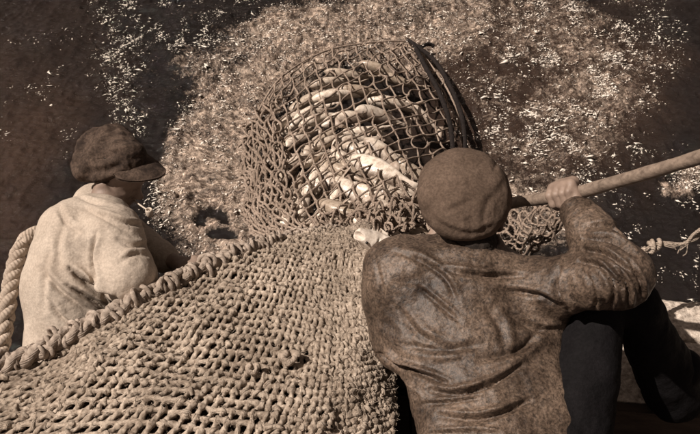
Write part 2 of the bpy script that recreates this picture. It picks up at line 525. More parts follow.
def water_mat():
    m, n, l, b = newmat('sea_water')
    tc = n.new('ShaderNodeTexCoord').outputs['Object']
    at = n.new('ShaderNodeAttribute'); at.attribute_name = 'foam'
    at2 = n.new('ShaderNodeAttribute'); at2.attribute_name = 'murk'
    f1 = tex(n, l, 'ShaderNodeTexNoise', 48, tc, 6, .8)
    f2 = tex(n, l, 'ShaderNodeTexNoise', 11, tc, 5, .7)
    def math_(op, a, b_, c=None):
        q = n.new('ShaderNodeMath'); q.operation = op
        for i_, v in enumerate((a, b_) + ((c,) if c is not None else ())):
            if hasattr(v, 'links'): l.new(v, q.inputs[i_])
            else: q.inputs[i_].default_value = v
        return q.outputs[0]
    s = math_('ADD', math_('MULTIPLY', f1.outputs[0], .62), math_('MULTIPLY', f2.outputs[0], .38))
    thr = math_('SUBTRACT', .80, math_('MULTIPLY', at.outputs['Fac'], .40))     # more foam, lower threshold
    d = math_('SUBTRACT', s, thr)
    mr = n.new('ShaderNodeMapRange'); mr.inputs[1].default_value = -.09; mr.inputs[2].default_value = .09
    l.new(d, mr.inputs[0])
    fm = mr.outputs[0]
    base = mixf(n, l, S(.0115, .0090, .0082), S(.052, .032, .023), at2.outputs['Fac'])
    wq = tex(n, l, 'ShaderNodeTexNoise', 9, tc, 3, .6, **{'Distortion': 1.5})
    wm_ = n.new('ShaderNodeVectorMath'); wm_.operation = 'MULTIPLY_ADD'; wm_.inputs[1].default_value = (.12, .12, .12)
    l.new(wq.outputs[1], wm_.inputs[0]); l.new(tc, wm_.inputs[2])
    f3 = tex(n, l, 'ShaderNodeTexNoise', 58, wm_.outputs[0], 4, .65)
    fr = ramp(n, [(.36, S(.055, .036, .026)), (.45, S(.19, .142, .112)), (.55, S(.34, .27, .22)), (.68, S(.66, .57, .48))])
    l.new(f3.outputs[0], fr.inputs[0])
    a1_ = n.new('ShaderNodeAttribute'); a1_.attribute_name = 'around'
    a2_ = n.new('ShaderNodeAttribute'); a2_.attribute_name = 'outward'
    cx = n.new('ShaderNodeCombineXYZ'); l.new(math_('MULTIPLY', a1_.outputs['Fac'], 2.6), cx.inputs[0]); l.new(math_('MULTIPLY', a2_.outputs['Fac'], .75), cx.inputs[1])
    f6 = tex(n, l, 'ShaderNodeTexNoise', 17, cx.outputs[0], 6, .72, **{'Distortion': .6})
    f6r = ramp(n, [(.38, S(.25, .21, .19)), (.50, S(.92, .90, .88)), (.62, S(1.9, 1.88, 1.85))]); l.new(f6.outputs[0], f6r.inputs[0])
    f5 = tex(n, l, 'ShaderNodeTexNoise', 4.5, wm_.outputs[0], 5, .6)
    mk = ramp(n, [(.40, S(0, 0, 0)), (.62, S(.75, .75, .75))])
    l.new(f5.outputs[0], mk.inputs[0])
    froth = mixf(n, l, fr.outputs[0], S(.37, .30, .245), mk.outputs[0])
    froth = mixf(n, l, froth, f6r.outputs[0], 1.0, 'MULTIPLY')
    c = mixf(n, l, base, froth, fm)
    l.new(c, b.inputs['Base Color'])
    rr = n.new('ShaderNodeMapRange'); rr.inputs[3].default_value = .08; rr.inputs[4].default_value = .30
    l.new(fm, rr.inputs[0]); l.new(rr.outputs[0], b.inputs['Roughness'])
    b.inputs['IOR'].default_value = 1.33
    b.inputs['Specular IOR Level'].default_value = .5
    nb = tex(n, l, 'ShaderNodeTexNoise', 45, tc, 5, .65)
    p = bump(n, l, b, nb.outputs[0], .55, .02)
    bump(n, l, b, f1.outputs[0], .6, .012, p)
    return m
M['water'] = water_mat()
M['froth'] = simple('white_froth_and_glint', S(.62, .55, .48), S(.85, .79, .71), 50, .35, .3, .002)  # white for froth and drops, also for the painted sun glints

# ------------------------------------------------------------------ WATER
def sstep(a, b, x):
    t = np.clip((x - a) / (b - a), 0, 1); return t * t * (3 - 2 * t)

def blob(px, py, cx, cy, rx, ry, ang=0.0, soft=.5):
    c, s = math.cos(math.radians(ang)), math.sin(math.radians(ang))
    x, y = px - cx, py - cy
    r = np.hypot((x * c + y * s) / rx, (-x * s + y * c) / ry)
    return 1 - sstep(1 - soft, 1 + soft, r)

def watermap(X, Y):
    """foam 0..1 and murk 0..1 over the water's own plane (X,Y metres)"""
    p3 = np.stack([X, Y, np.zeros_like(X)], 1)
    wx = 26 * fbm(p3, 1.9, 3, 11); wy = 18 * fbm(p3, 1.9, 3, 31)
    a = np.stack([X, Y, np.zeros_like(X)], 1)
    dd = np.maximum((a - CAM) @ FWD, .3)
    px = np.clip(350 + FOC * X / dd, -3000, 3000) + wx
    py = np.clip(217 - FOC * ((a - CAM) @ UPV) / dd, -400, 1500) + wy
    f = np.zeros_like(X)
    def add(v, g): np.maximum(f, v * g, out=f)
    add(.92, blob(px, py, 235, 150, 80, 120, 15))
    add(.88, blob(px, py, 300, 60, 90, 70, -20))
    add(.80, blob(px, py, 400, 40, 140, 80, 0))
    add(.70, blob(px, py, 545, 90, 115, 105, 0))
    add(.66, blob(px, py, 560, 20, 70, 50, 0))
    add(.85, blob(px, py, 430, 30, 70, 20, -5))
    add(.70, blob(px, py, 520, 215, 60, 60, 0))
    add(.82, blob(px, py, 690, 180, 30, 16, -10))
    f *= 1 - .30 * blob(px, py, 490, 95, 55, 50, 0, .6)
    px0, py0 = px - wx, py - wy
    sq = np.maximum(np.exp(-((np.hypot((px0 - 212) / 1.1, py0 - 222) - 11) / 4.5) ** 2) * (py0 < 226), blob(px0, py0, 222, 236, 15, 7, 15, .3))
    f *= 1 - .97 * sq
    f *= 1 - .9 * blob(px, py, 365, 140, 82, 75, 0, .3)          # open water under the net bag
    f *= 1 - .95 * blob(px, py, 143, 200, 24, 55, 5, .4)
    add(.34, blob(px, py, 200, 60, 120, 70, -20, .5))
    add(.36, blob(px, py, 110, 60, 26, 90, -8, .6))
    m = np.zeros_like(X)
    np.maximum(m, .75 * blob(px, py, 0, 175, 55, 110, 10, .8), out=m)
    np.maximum(m, .22 * blob(px, py, 50, 60, 70, 110, 0, .6), out=m)
    np.maximum(m, .55 * blob(px, py, 540, 90, 130, 100, 0, .4), out=m)
    np.maximum(m, .30 * blob(px, py, 640, 100, 35, 90, 0, .5), out=m)
    return np.clip(f + .10 * fbm(p3, 5, 3, 77), 0, 1), m

def axis(lo, hi, step, far, g=1.22):
    a = list(np.arange(lo, hi, step)); s = step
    x = a[-1]
    while x < far: s *= g; x += s; a.append(x)
    s = step; x = a[0]; b = []
    while x > -far: s *= g; x -= s; b.append(x)
    return np.array(b[::-1] + a)
xs = axis(-2.9, 2.9, .0118, 600.0); ys = axis(2.25, 7.6, .0118, 600.0)
GX, GY = np.meshgrid(xs, ys, indexing='ij')
X, Y = GX.ravel(), GY.ravel()
foam, murk = watermap(X, Y)
p3 = np.stack([X, Y, 0 * X], 1)
ridge = lambda s, sd: 1 - np.abs(vnoise(p3, s, sd)) * 2
near = (np.abs(X) < 3.6) & (Y > 1.5) & (Y < 9)
ch = (.35 + .65 * foam)
Z = .03 * vnoise(p3, 1.3, 3) + .022 * vnoise(p3, 3.1, 4)
Z = Z + near * (.15 + ch) * (.018 * ridge(6, 5) + .017 * ridge(14, 6) + .012 * ridge(31, 7) + .007 * vnoise(p3, 66, 8))
# splash crests heaved up round the bag
Z += near * .05 * np.clip(foam - .6, 0, 1) * (1 + vnoise(p3, 4.5, 21))
nx_, ny_ = GX.shape
ii = np.arange(nx_ * ny_).reshape(nx_, ny_)
WF = np.stack([ii[:-1, :-1], ii[1:, :-1], ii[1:, 1:], ii[:-1, 1:]], -1).reshape(-1, 4)
wm = mesh('water', np.stack([X, Y, Z], 1), WF, M['water'])
TH = np.arctan2(Y - 4.3, X - .15); RR = np.hypot(X - .15, Y - 4.3)
for nm, arr in (('foam', foam), ('murk', murk), ('around', TH + .10 * vnoise(p3, 2.5, 61)), ('outward', RR)):
    a = wm.attributes.new(nm, 'FLOAT', 'POINT'); a.data.foreach_set('value', arr.astype(np.float32))
water = tag(obj('water', wm), kind='structure')

# froth flecks doubling as painted sun glints, and flying drops: nobody could count them
ico_t = (1 + 5 ** .5) / 2
ICO = np.array([(-1, ico_t, 0), (1, ico_t, 0), (-1, -ico_t, 0), (1, -ico_t, 0), (0, -1, ico_t), (0, 1, ico_t), (0, -1, -ico_t), (0, 1, -ico_t), (ico_t, 0, -1), (ico_t, 0, 1), (-ico_t, 0, -1), (-ico_t, 0, 1)]) / 1.902
ICF = np.array([(0, 11, 5), (0, 5, 1), (0, 1, 7), (0, 7, 10), (0, 10, 11), (1, 5, 9), (5, 11, 4), (11, 10, 2), (10, 7, 6), (7, 1, 8), (3, 9, 4), (3, 4, 2), (3, 2, 6), (3, 6, 8), (3, 8, 9), (4, 9, 5), (2, 4, 11), (6, 2, 10), (8, 6, 7), (9, 8, 1)])
OCT = np.array([(1, 0, 0), (-1, 0, 0), (0, 1, 0), (0, -1, 0), (0, 0, 1), (0, 0, -1)], float)
OCF = np.array([(0, 2, 4), (2, 1, 4), (1, 3, 4), (3, 0, 4), (2, 0, 5), (1, 2, 5), (3, 1, 5), (0, 3, 5)])
def flecks(name, pts, size, squash, kind_label, mat, longest=1.0, flow=None):
    n = len(pts)
    V = np.broadcast_to(OCT, (n, 6, 3)).copy()
    V *= 1 + .30 * rng.standard_normal((n, 6, 1)).clip(-1.5, 1.5)
    st = np.stack([1 + rng.power(.5, n) ** 2 * longest * 3.0, rng.uniform(.45, .9, n), squash * np.ones(n)], 1)
    V *= st[:, None, :]
    V[..., 1] += rng.normal(0, .22, (n, 1)) * V[..., 0] ** 2 / st[:, :1]
    a = rng.uniform(0, 2 * math.pi, n)
    if flow is not None: a = flow + rng.normal(0, .75, n)
    c, s = np.cos(a)[:, None], np.sin(a)[:, None]
    x, y = V[..., 0] * c - V[..., 1] * s, V[..., 0] * s + V[..., 1] * c
    V = np.stack([x, y, V[..., 2]], -1) * size[:, None, None] + pts[:, None, :]
    Fc = (OCF[None] + np.arange(n)[:, None, None] * 6).reshape(-1, 3)
    return tag(obj(name, mesh(name, V.reshape(-1, 3), Fc, mat)), kind_label, 'foam', kind='stuff')

def water_h(x, y):
    i = np.clip(np.searchsorted(xs, x), 0, len(xs) - 1); j = np.clip(np.searchsorted(ys, y), 0, len(ys) - 1)
    return Z[i * ny_ + j]
n0 = 620000
cx_ = rng.uniform(-2.8, 2.8, n0); cy_ = rng.uniform(2.6, 7.3, n0)
fo, mu = watermap(cx_, cy_)
q3 = np.stack([cx_, cy_, 0 * cx_], 1)
cl = fbm(q3 * np.array([1.3, .8, 1]), 5.0, 4, 91, .7); cl2 = vnoise(q3, 16, 95)
PX, PY, _ = proj(q3)
prob = sstep(.25, .85, fo) * .15 * (1 + 2.2 * np.clip(cl + .1, 0, 1.5)) * sstep(-.4, .5, cl2)
# streaks of flecks over the dark water at the left and round the churned edge at the right
str1 = np.exp(-((PX - (96 + .27 * PY + 8 * np.sin(PY / 17))) / 7) ** 2) * (PY < 135)
str2 = np.exp(-((PX - (128 - .05 * PY + 6 * np.sin(PY / 11))) / 6) ** 2) * (PY < 130)
dots = blob(PX, PY, 195, 45, 90, 60, -15, .5) * sstep(.25, .8, cl + .5 * cl2)
dots2 = blob(PX, PY, 60, 100, 70, 60, 0, .5) * sstep(.3, .9, cl + .5 * cl2) * .5
edge = np.exp(-((np.hypot((PX - 545) / 1.05, (PY - 95)) - 100) / 12) ** 2) * (PX > 570) * sstep(.0, .7, cl + .4 * cl2)
core = blob(PX, PY, 572, 90, 75, 85, 20, .5) * sstep(.1, .8, cl + .5 * cl2)
lhead = np.exp(-((PX - 158) / 9) ** 2) * (PY > 165) * (PY < 235)
corner = blob(PX, PY, 692, 182, 22, 12, -12, .3)
rsp = blob(PX, PY, 648, 240, 60, 100, 0, .3) * (cl2 > .2) * .10 + blob(PX, PY, 655, 45, 30, 40, 0, .3) * .06
holes = blob(PX, PY, 365, 140, 82, 70, 0, .2)
dark_hole = np.maximum(blob(PX, PY, 209, 220, 16, 15), blob(PX, PY, 224, 234, 14, 9))
prob = np.clip(prob * .9 + .26 * str1 * (cl2 > -.3) + .22 * str2 * (cl2 > -.2) + .26 * dots + .12 * dots2 + .50 * edge + .42 * core + .35 * lhead + .5 * corner + rsp, 0, 1) * (1 - .9 * holes) * (1 - .75 * dark_hole)
keep = rng.uniform(0, 1, n0) < prob
cx_, cy_ = cx_[keep], cy_[keep]
size = 1.4 * (.0016 + .0062 * rng.power(.42, len(cx_)) ** 2.6)
flow = np.arctan2(cy_ - 4.7, cx_ - .1) + 1.1 * vnoise(np.stack([cx_, cy_, 0 * cx_], 1), 2.2, 15)
size = np.where(rng.uniform(0, 1, len(size)) < .05, size * 1.7, size)
flecks('froth_glint_flecks', np.stack([cx_, cy_, water_h(cx_, cy_) + size * .35], 1), size, .55, 'white flecks of froth and painted sun glints scattered over the churned water round the net', M['froth'], 1.0, flow)

n1 = 900
a = rng.uniform(0, 2 * math.pi, n1); r_ = rng.uniform(.8, 1.25, n1)
dx = .03 + .80 * r_ * np.cos(a); dy = 4.75 + 1.15 * r_ * np.sin(a)
dz = .04 + .22 * rng.power(.7, n1)
flecks('water_drops', np.stack([dx, dy, dz], 1), rng.uniform(.0015, .0055, n1), 1.0, 'drops of water thrown up around the bag of fish', M['froth'])

# ------------------------------------------------------------------ BOAT
RAILZ, DECKZ = .90, .25
boat = thing('fishing_boat', 'wooden boat side with gritty pale rail planks and dark deck under both men', 'boat', (0, 1.2, DECKZ))
gun = spline([(-2.6, .9), (-1.55, 1.75), (-1.02, 2.06), (-.72, 2.38), (-.35, 2.46), (.3, 2.40), (1.0, 2.27), (2.0, 2.16), (3.2, 2.0)], 60)   # outer edge in plan
def strip(curve, w0, w1, z0, z1):
    """solid strip following a plan curve, from offset w0 to w1 inboard, between heights z0,z1"""
    t = np.gradient(curve, axis=0); t /= np.linalg.norm(t, axis=1, keepdims=True)
    nrm = np.stack([t[:, 1], -t[:, 0]], 1)
    ring = []
    for w, z in ((w0, z0), (w1, z0), (w1, z1), (w0, z1)):
        q = curve + nrm * w
        ring.append(np.concatenate([q, np.full((len(q), 1), z)], 1))
    V = np.stack(ring, 1).reshape(-1, 3); n = len(curve)
    F_ = []
    for i in range(n - 1):
        for s in range(4):
            a_, b_ = i * 4 + s, i * 4 + (s + 1) % 4
            F_.append((a_, a_ + 4, b_ + 4, b_))
    F_.append((0, 1, 2, 3)); F_.append(((n - 1) * 4 + 3, (n - 1) * 4 + 2, (n - 1) * 4 + 1, (n - 1) * 4))
    return V, np.array(F_)
right = gun[gun[:, 0] > .62]; left = gun[gun[:, 0] <= .70]
V, F = strip(gun, .012, .05, -.5, RAILZ - .05); child('hull_side', V, F, M['wood_dark'], boat, False)
V, F = strip(left, -.01, .09, RAILZ - .048, RAILZ); child('gunwale', V, F, M['wood_dark'], boat, False)

def grit_plank(x0, x1, edge0, edge1, z, name):
    """plank with a chipped, crusted top: dense height-field slab between two plan lines"""
    nx, ny = int((x1 - x0) / .007), max(int(abs(edge1(x0) - edge0(x0)) / .007), 3)
    u, v = np.meshgrid(np.linspace(x0, x1, nx), np.linspace(0, 1, ny), indexing='ij')
    y = edge0(u) * (1 - v) + edge1(u) * v
    q = np.stack([u.ravel(), y.ravel(), 0 * u.ravel()], 1)
    e = np.minimum(v, 1 - v).ravel() * abs(edge1(x0) - edge0(x0))
    h = .004 * fbm(q, 28, 4, 5, .65) + .004 * np.clip(vnoise(q, 60, 9), 0, 1) - .012 * np.exp(-(e / .008) ** 2)
    hole = np.hypot(q[:, 0] - 1.165, q[:, 1] - 2.235)
    h -= .03 * np.exp(-(hole / .013) ** 4)
    V = np.stack([q[:, 0], q[:, 1], z + h], 1)
    k = np.arange(nx * ny).reshape(nx, ny)
    F = [np.stack([k[:-1, :-1], k[1:, :-1], k[1:, 1:], k[:-1, 1:]], -1).reshape(-1, 4)]
    rim = np.concatenate([k[:, 0], k[-1, 1:], k[::-1, -1][1:], k[0, ::-1][1:-1]])
    B = V[rim].copy(); B[:, 2] = z - .045
    off = len(V); m_ = len(rim); j = np.arange(m_)
    F.append(np.stack([rim[j], off + j, off + (j + 1) % m_, rim[(j + 1) % m_]], -1))
    V = np.vstack([V, B]); F = np.vstack(F)
    if edge1(x0) < edge0(x0): F = F[:, ::-1]
    return child(name, V, F, M['grit'], boat, True)
e_out = lambda x: 2.285 - .115 * (x - 1.0)
grit_plank(.66, 2.4, e_out, lambda x: e_out(x) - .195, RAILZ, 'rail_plank')
grit_plank(.66, 2.4, lambda x: e_out(x) - .207, lambda x: e_out(x) - .50, RAILZ - .004, 'rail_plank')
V, F = strip(np.stack([np.linspace(.66, 2.4, 12), e_out(np.linspace(.66, 2.4, 12))], 1), .505, .54, RAILZ - .6, RAILZ - .02)
child('inner_skin', V, F, M['deck'], boat, False)
V, F = strip(np.stack([np.linspace(.66, 2.4, 12), e_out(np.linspace(.66, 2.4, 12))], 1), .02, .5, RAILZ - .10, RAILZ - .055)
child('rail_beam', V, F, M['wood_dark'], boat, False)
for k in range(15):
    x0 = -2.3 + k * .32
    lim = lambda x: float(np.interp(x, gun[:, 0], gun[:, 1])) - .1
    ya, yb = lim(x0), lim(x0 + .31)
    z = DECKZ + rng.uniform(-.003, .003)
    V = np.array([(x0, -.6, z), (x0 + .31, -.6, z), (x0 + .31, yb, z), (x0, ya, z)]); V = np.vstack([V, V - (0, 0, .04)])
    F = np.array([(0, 1, 2, 3), (7, 6, 5, 4), (0, 4, 5, 1), (1, 5, 6, 2), (2, 6, 7, 3), (3, 7, 4, 0)])
    child('deck_plank', V, F, M['deck'], boat, False)
# bin boards at the lower right, inboard of the rail
V = np.array([(.75, 1.0, .70), (2.4, 1.0, .70), (2.4, 1.63, .70), (.75, 1.745, .70)]); V = np.vstack([V, V - (0, 0, .05)])
child('side_bench', V, F, M['deck'], boat, False)

# ------------------------------------------------------------------ FISHING NET
net = thing('fishing_net', 'heavy knotted fishing net hauled over the boat side, its bag bulging with fish', 'fishing net', (0, 2.4, 1.0))
C1 = [[(-80, 408, 2.62), (-70, 470, 2.42), (-20, 580, 2.15), (120, 680, 2.05)],
      [(85, 328, 2.76), (120, 385, 2.52), (190, 480, 2.25), (290, 560, 2.22)],
      [(205, 266, 3.02), (250, 318, 2.72), (315, 400, 2.45), (384, 450, 2.48)],
      [(290, 235, 3.30), (322, 272, 2.98), (362, 335, 2.68), (388, 375, 2.70)],
      [(358, 224, 3.48), (366, 236, 3.30), (376, 262, 3.05), (384, 300, 2.95)]]
C1 = np.array([[P(*c) for c in r] for r in C1])
def diamond(ctrl, nu, nv, offs, phase, ufun, jit, seed, K=7, v0=0., v1=1., sag=.4, shear=0.):
    r = np.random.default_rng(seed)
    i, j = np.meshgrid(np.arange(nu + 1), np.arange(nv + 1), indexing='ij')
    vv = v0 + (v1 - v0) * (j + phase * .8) / nv
    uu = ufun(np.clip((1 + shear) * (i + .5 * (j % 2) + phase) / nu - shear * vv, -.02, 1.03))
    uu = uu + r.normal(0, jit / nu, uu.shape); vv = vv + r.normal(0, jit * (v1 - v0) / nv, vv.shape)
    Pn = patch(ctrl, uu, vv); Nn = patch_n(ctrl, uu, vv)
    q = Pn.reshape(-1, 3)
    wob = (.030 * vnoise(q, 4.5, 5) + .012 * vnoise(q, 15, 6)).reshape(uu.shape)
    Pn = Pn + Nn * (offs + wob + r.normal(0, .0022, uu.shape))[..., None]
    cs = []
    for d in (0, 1):
        for par in (0, 1):
            a_i, a_j = np.meshgrid(np.arange(nu + 1), np.arange(par, nv, 2), indexing='ij')
            b_i = a_i + (d if par else d - 1); b_j = a_j + 1
            ok = (b_i >= 0) & (b_i <= nu)
            cs.append(np.stack([a_i[ok], a_j[ok], b_i[ok], b_j[ok]], 1))
    cs = np.vstack(cs)
    A, B = Pn[cs[:, 0], cs[:, 1]], Pn[cs[:, 2], cs[:, 3]]
    if shear:
        okl = np.linalg.norm(B - A, axis=1) > .006
        cs, A, B = cs[okl], A[okl], B[okl]
    NA = Nn[cs[:, 0], cs[:, 1]]
    t = np.linspace(0, 1, K)[None, :, None]
    L = A[:, None] * (1 - t) + B[:, None] * t
    ln = np.linalg.norm(B - A, axis=1)
    bow = r.normal(0, .16, len(cs)) * ln * sag; low = r.normal(.10, .25, len(cs)) * ln * sag
    side = np.cross(B - A, NA); side /= np.linalg.norm(side, axis=1, keepdims=True) + 1e-9
    L = L + np.sin(math.pi * t) * (side * bow[:, None] + NA * low[:, None])[:, None]
    return L, NA, Pn, Nn, ln
ufun = lambda t: 1.22 * t - .22 * t * t
# outermost layer of thick yarn with lumpy knots
L, NA, KP, KN, ln = diamond(C1, 42, 58, 0.0, 0, ufun, .09, 5, 8, .03, 1.0, .32, .18)
tt = np.linspace(0, 1, 8)
rad = .0073 * (1 + .60 * np.exp(-((tt - .0) / .2) ** 2) + .55 * np.exp(-((tt - 1) / .2) ** 2) + .12 * np.sin(tt * math.pi * 4))
dep = (L[:, 0] - CAM) @ FWD
sc = (.80 + .35 * (3.3 - dep)).clip(.72, 1.15)
jit = rng.uniform(.85, 1.2, len(L))
V, F, uv = tubes(L, rad[None] * (sc * jit)[:, None], 7, NA[:, None, :] * np.ones((1, 8, 1)), .0016, 3, 110)
o = child('hauled_netting', V, F, M['yarn'], net, True, uv); o['kind'] = 'stuff'
# knots: small wrapped turns of yarn across each joint
kp = KP.reshape(-1, 3); kn = KN.reshape(-1, 3)
th = np.linspace(0, 2 * math.pi * 1.15, 9)
n_ = len(kp)
ax1 = np.cross(kn, rng.normal(0, 1, (n_, 3))); ax1 /= np.linalg.norm(ax1, axis=1, keepdims=True)
ax2 = kn
kr = .0088 * rng.uniform(.7, 1.25, n_) * (.80 + .35 * (3.3 - ((kp - CAM) @ FWD))).clip(.72, 1.15)
LK = kp[:, None] + kr[:, None, None] * (np.cos(th)[None, :, None] * ax1[:, None] + np.sin(th)[None, :, None] * ax2[:, None]) + (np.cross(ax1, ax2)[:, None] * (th / 7 - .5)[None, :, None] * kr[:, None, None])
V, F, uv = tubes(LK, .0052 * np.ones(9)[None] * (kr / .0088)[:, None], 6, np.cross(ax1, ax2)[:, None] * np.ones((1, 9, 1)), .001, 8, 120)
o = child('knots', V, F, M['yarn'], net, True, uv); o['kind'] = 'stuff'
# stray fibres standing off the yarn
nfz = 6000
fi = rng.integers(0, n_, nfz)
fa = kp[fi] + kn[fi] * .006 + rng.normal(0, .008, (nfz, 3)); fd_ = kn[fi] * .5 + rng.normal(0, .7, (nfz, 3)); fd_ /= np.linalg.norm(fd_, axis=1, keepdims=True)
fl_ = rng.uniform(.006, .020, nfz)[:, None]; fc_ = rng.normal(0, .35, (nfz, 3))
LF = np.stack([fa, fa + fd_ * fl_ * .5, fa + (fd_ + fc_) * fl_], 1)
V, F, _ = tubes(LF, .00055, 3, (.31, .52, .8))
o = child('yarn_fuzz', V, F, M['manila'], net, True); o['kind'] = 'stuff'
# second layer below, its colour darkened as shade in the gaps
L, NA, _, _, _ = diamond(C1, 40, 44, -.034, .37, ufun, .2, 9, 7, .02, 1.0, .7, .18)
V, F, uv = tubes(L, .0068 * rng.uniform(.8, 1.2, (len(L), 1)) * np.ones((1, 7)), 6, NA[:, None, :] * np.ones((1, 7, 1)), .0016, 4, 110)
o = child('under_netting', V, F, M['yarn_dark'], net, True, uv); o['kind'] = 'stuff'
# bundled inner mass of the same net, dark as painted shade fill
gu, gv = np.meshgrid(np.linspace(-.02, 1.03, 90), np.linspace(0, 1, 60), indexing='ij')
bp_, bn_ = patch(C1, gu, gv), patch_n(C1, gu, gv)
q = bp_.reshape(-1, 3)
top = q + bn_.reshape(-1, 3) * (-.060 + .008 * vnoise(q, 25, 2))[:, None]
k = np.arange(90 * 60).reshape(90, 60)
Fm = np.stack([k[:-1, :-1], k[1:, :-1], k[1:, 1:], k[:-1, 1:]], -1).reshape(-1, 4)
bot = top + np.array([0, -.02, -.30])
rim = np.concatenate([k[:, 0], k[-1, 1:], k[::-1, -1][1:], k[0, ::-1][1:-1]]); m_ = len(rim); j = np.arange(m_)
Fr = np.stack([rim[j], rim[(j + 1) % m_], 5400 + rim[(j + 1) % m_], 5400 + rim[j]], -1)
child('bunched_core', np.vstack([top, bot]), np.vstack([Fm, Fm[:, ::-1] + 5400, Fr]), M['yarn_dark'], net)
# lumpy border rope along the upper-left edge
nb_ = 420
ub = np.linspace(-.02, .93, nb_)
edge_p = patch(C1, ub, 0 * ub + .012) + patch_n(C1, ub, 0 * ub) * .010 + np.array([0, 0, -.012]) * np.interp(ub, [.45, .6], [0, 1])[:, None]
tb = np.gradient(edge_p, axis=0); tb /= np.linalg.norm(tb, axis=1, keepdims=True)
s1 = np.cross(tb, (0, 0, 1)); s1 /= np.linalg.norm(s1, axis=1, keepdims=True); s2 = np.cross(s1, tb)
arc = np.concatenate([[0], np.cumsum(np.linalg.norm(np.diff(edge_p, axis=0), axis=1))])
thick = np.interp(ub, [0, .5, .75, .93], [.019, .016, .010, .006])
for s in range(3):
    ph = arc / .19 * 2 * math.pi + s * 2.094 + .5 * vnoise(edge_p, 9, 40 + s)
    Ls = edge_p + thick[:, None] * (np.cos(ph)[:, None] * s1 + np.sin(ph)[:, None] * s2)
    V, F, uv = tubes(Ls[None], (thick * .95 * (1 + .22 * vnoise(edge_p, 40, 50 + s)))[None], 9, (0, .3, .95), .0035, 60 + s, 95)
    child('border_strand', V, F, M['yarn_mid'], net, True, uv)
# seizings: meshes gathered and lashed to the border
nl = 230
ul = np.sort(rng.uniform(0, .92, nl)); c0 = patch(C1, ul, 0 * ul + .012) + patch_n(C1, ul, 0 * ul) * .010 + np.array([0, 0, -.012]) * np.interp(ul, [.45, .6], [0, 1])[:, None]
tl = patch(C1, ul + .002, 0 * ul) - patch(C1, ul - .002, 0 * ul); tl /= np.linalg.norm(tl, axis=1, keepdims=True)
a1 = np.cross(tl, (0, 0, 1)); a1 /= np.linalg.norm(a1, axis=1, keepdims=True); a2 = np.cross(a1, tl)
rl = np.interp(ul, [0, .5, .75, .93], [.026, .022, .014, .010]) * rng.uniform(.55, 1.15, nl)
c0 = c0 + a1 * (rng.normal(0, .5, nl) * rl)[:, None] + a2 * (rng.normal(0, .5, nl) * rl)[:, None]
th = np.linspace(0, 2 * math.pi * 1.3, 20)
tilt = rng.normal(0, .9, nl)
LL = c0[:, None] + rl[:, None, None] * (np.cos(th)[None, :, None] * a1[:, None] + np.sin(th)[None, :, None] * a2[:, None]) + tl[:, None] * (rl[:, None] * (np.sin(th + 1)[None] * tilt[:, None]) * .8)[..., None]
V, F, uv = tubes(LL, (.0060 * rl / rl.mean()).clip(.0035, .0085)[:, None] * np.ones((1, 20)), 7, (tl + .01)[:, None] * np.ones((1, 20, 1)), .002, 70, 100)
o = child('lashings', V, F, M['yarn_mid'], net, True, uv); o['kind'] = 'stuff'
# a few pale tufts of waste yarn caught on the meshes
for (a_, b_, d_, w_) in ((291, 361, 0, 1.0), (256, 372, 0, .75), (268, 205, 9, .0), (330, 262, 0, .5)):
    if w_ == 0: continue
    from_u = np.linspace(.1, 1, 60); uu, vv = np.meshgrid(from_u, from_u, indexing='ij')
    g = patch(C1, uu, vv); gx, gy, _ = proj(g.reshape(-1, 3))
    kk = np.argmin((gx - a_) ** 2 + (gy - b_) ** 2)
    c = g.reshape(-1, 3)[kk] + patch_n(C1, uu, vv).reshape(-1, 3)[kk] * .022
    th = np.linspace(0, 9.5, 40)
    Lt = c + w_ * .024 * np.stack([np.cos(th) * (1 - th / 22), .7 * np.sin(th), .25 * np.sin(th * 2.3)], 1)
    V, F, uv = tubes(Lt[None], .010 * w_ * (1 + .2 * np.sin(th * 3))[None], 8, (0, .2, .9), .003, 80, 70)
    child('yarn_tuft', V, F, M['manila'], net, True, uv)

# ---- the bag of netting holding the catch
ZB = [[(254, 122, .05), (281, 80, .16), (325, 53, .16), (372, 44, .12), (412, 42, .06)],
      [(246, 160, .22), (272, 118, .50), (330, 94, .58), (388, 84, .52), (446, 90, .13)],
      [(249, 195, .34), (277, 165, .62), (332, 140, .72), (396, 128, .66), (460, 132, .20)],
      [(254, 225, .40), (284, 208, .64), (336, 186, .74), (402, 172, .70), (463, 176, .32)],
      [(266, 246, .45), (300, 242, .62), (345, 232, .70), (404, 222, .72), (463, 224, .50)]]
CB = np.array([[W(a, b, z * .82) for (a, b, z) in r] for r in ZB])      # [q][p]
CB = CB.transpose(1, 0, 2)                                        # -> [p][q]
def quadnet(ctrl, npp, nq, seed, jit, offs, K, u0=0., u1=1., v0=0., v1=1., diag=False):
    r = np.random.default_rng(seed)
    i, j = np.meshgrid(np.arange(npp + 1), np.arange(nq + 1), indexing='ij')
    uu = u0 + (u1 - u0) * i / npp; vv = v0 + (v1 - v0) * j / nq
    uu = uu + r.normal(0, jit / npp, uu.shape) * (u1 - u0); vv = vv + r.normal(0, jit / nq, vv.shape) * (v1 - v0)
    Pn, Nn = patch(ctrl, uu, vv), patch_n(ctrl, uu, vv)
    q = Pn.reshape(-1, 3)
    Pn = Pn + Nn * (offs + .012 * vnoise(q, 5, seed) + .004 * vnoise(q, 17, seed + 2)).reshape(uu.shape)[..., None]
    return Pn, Nn
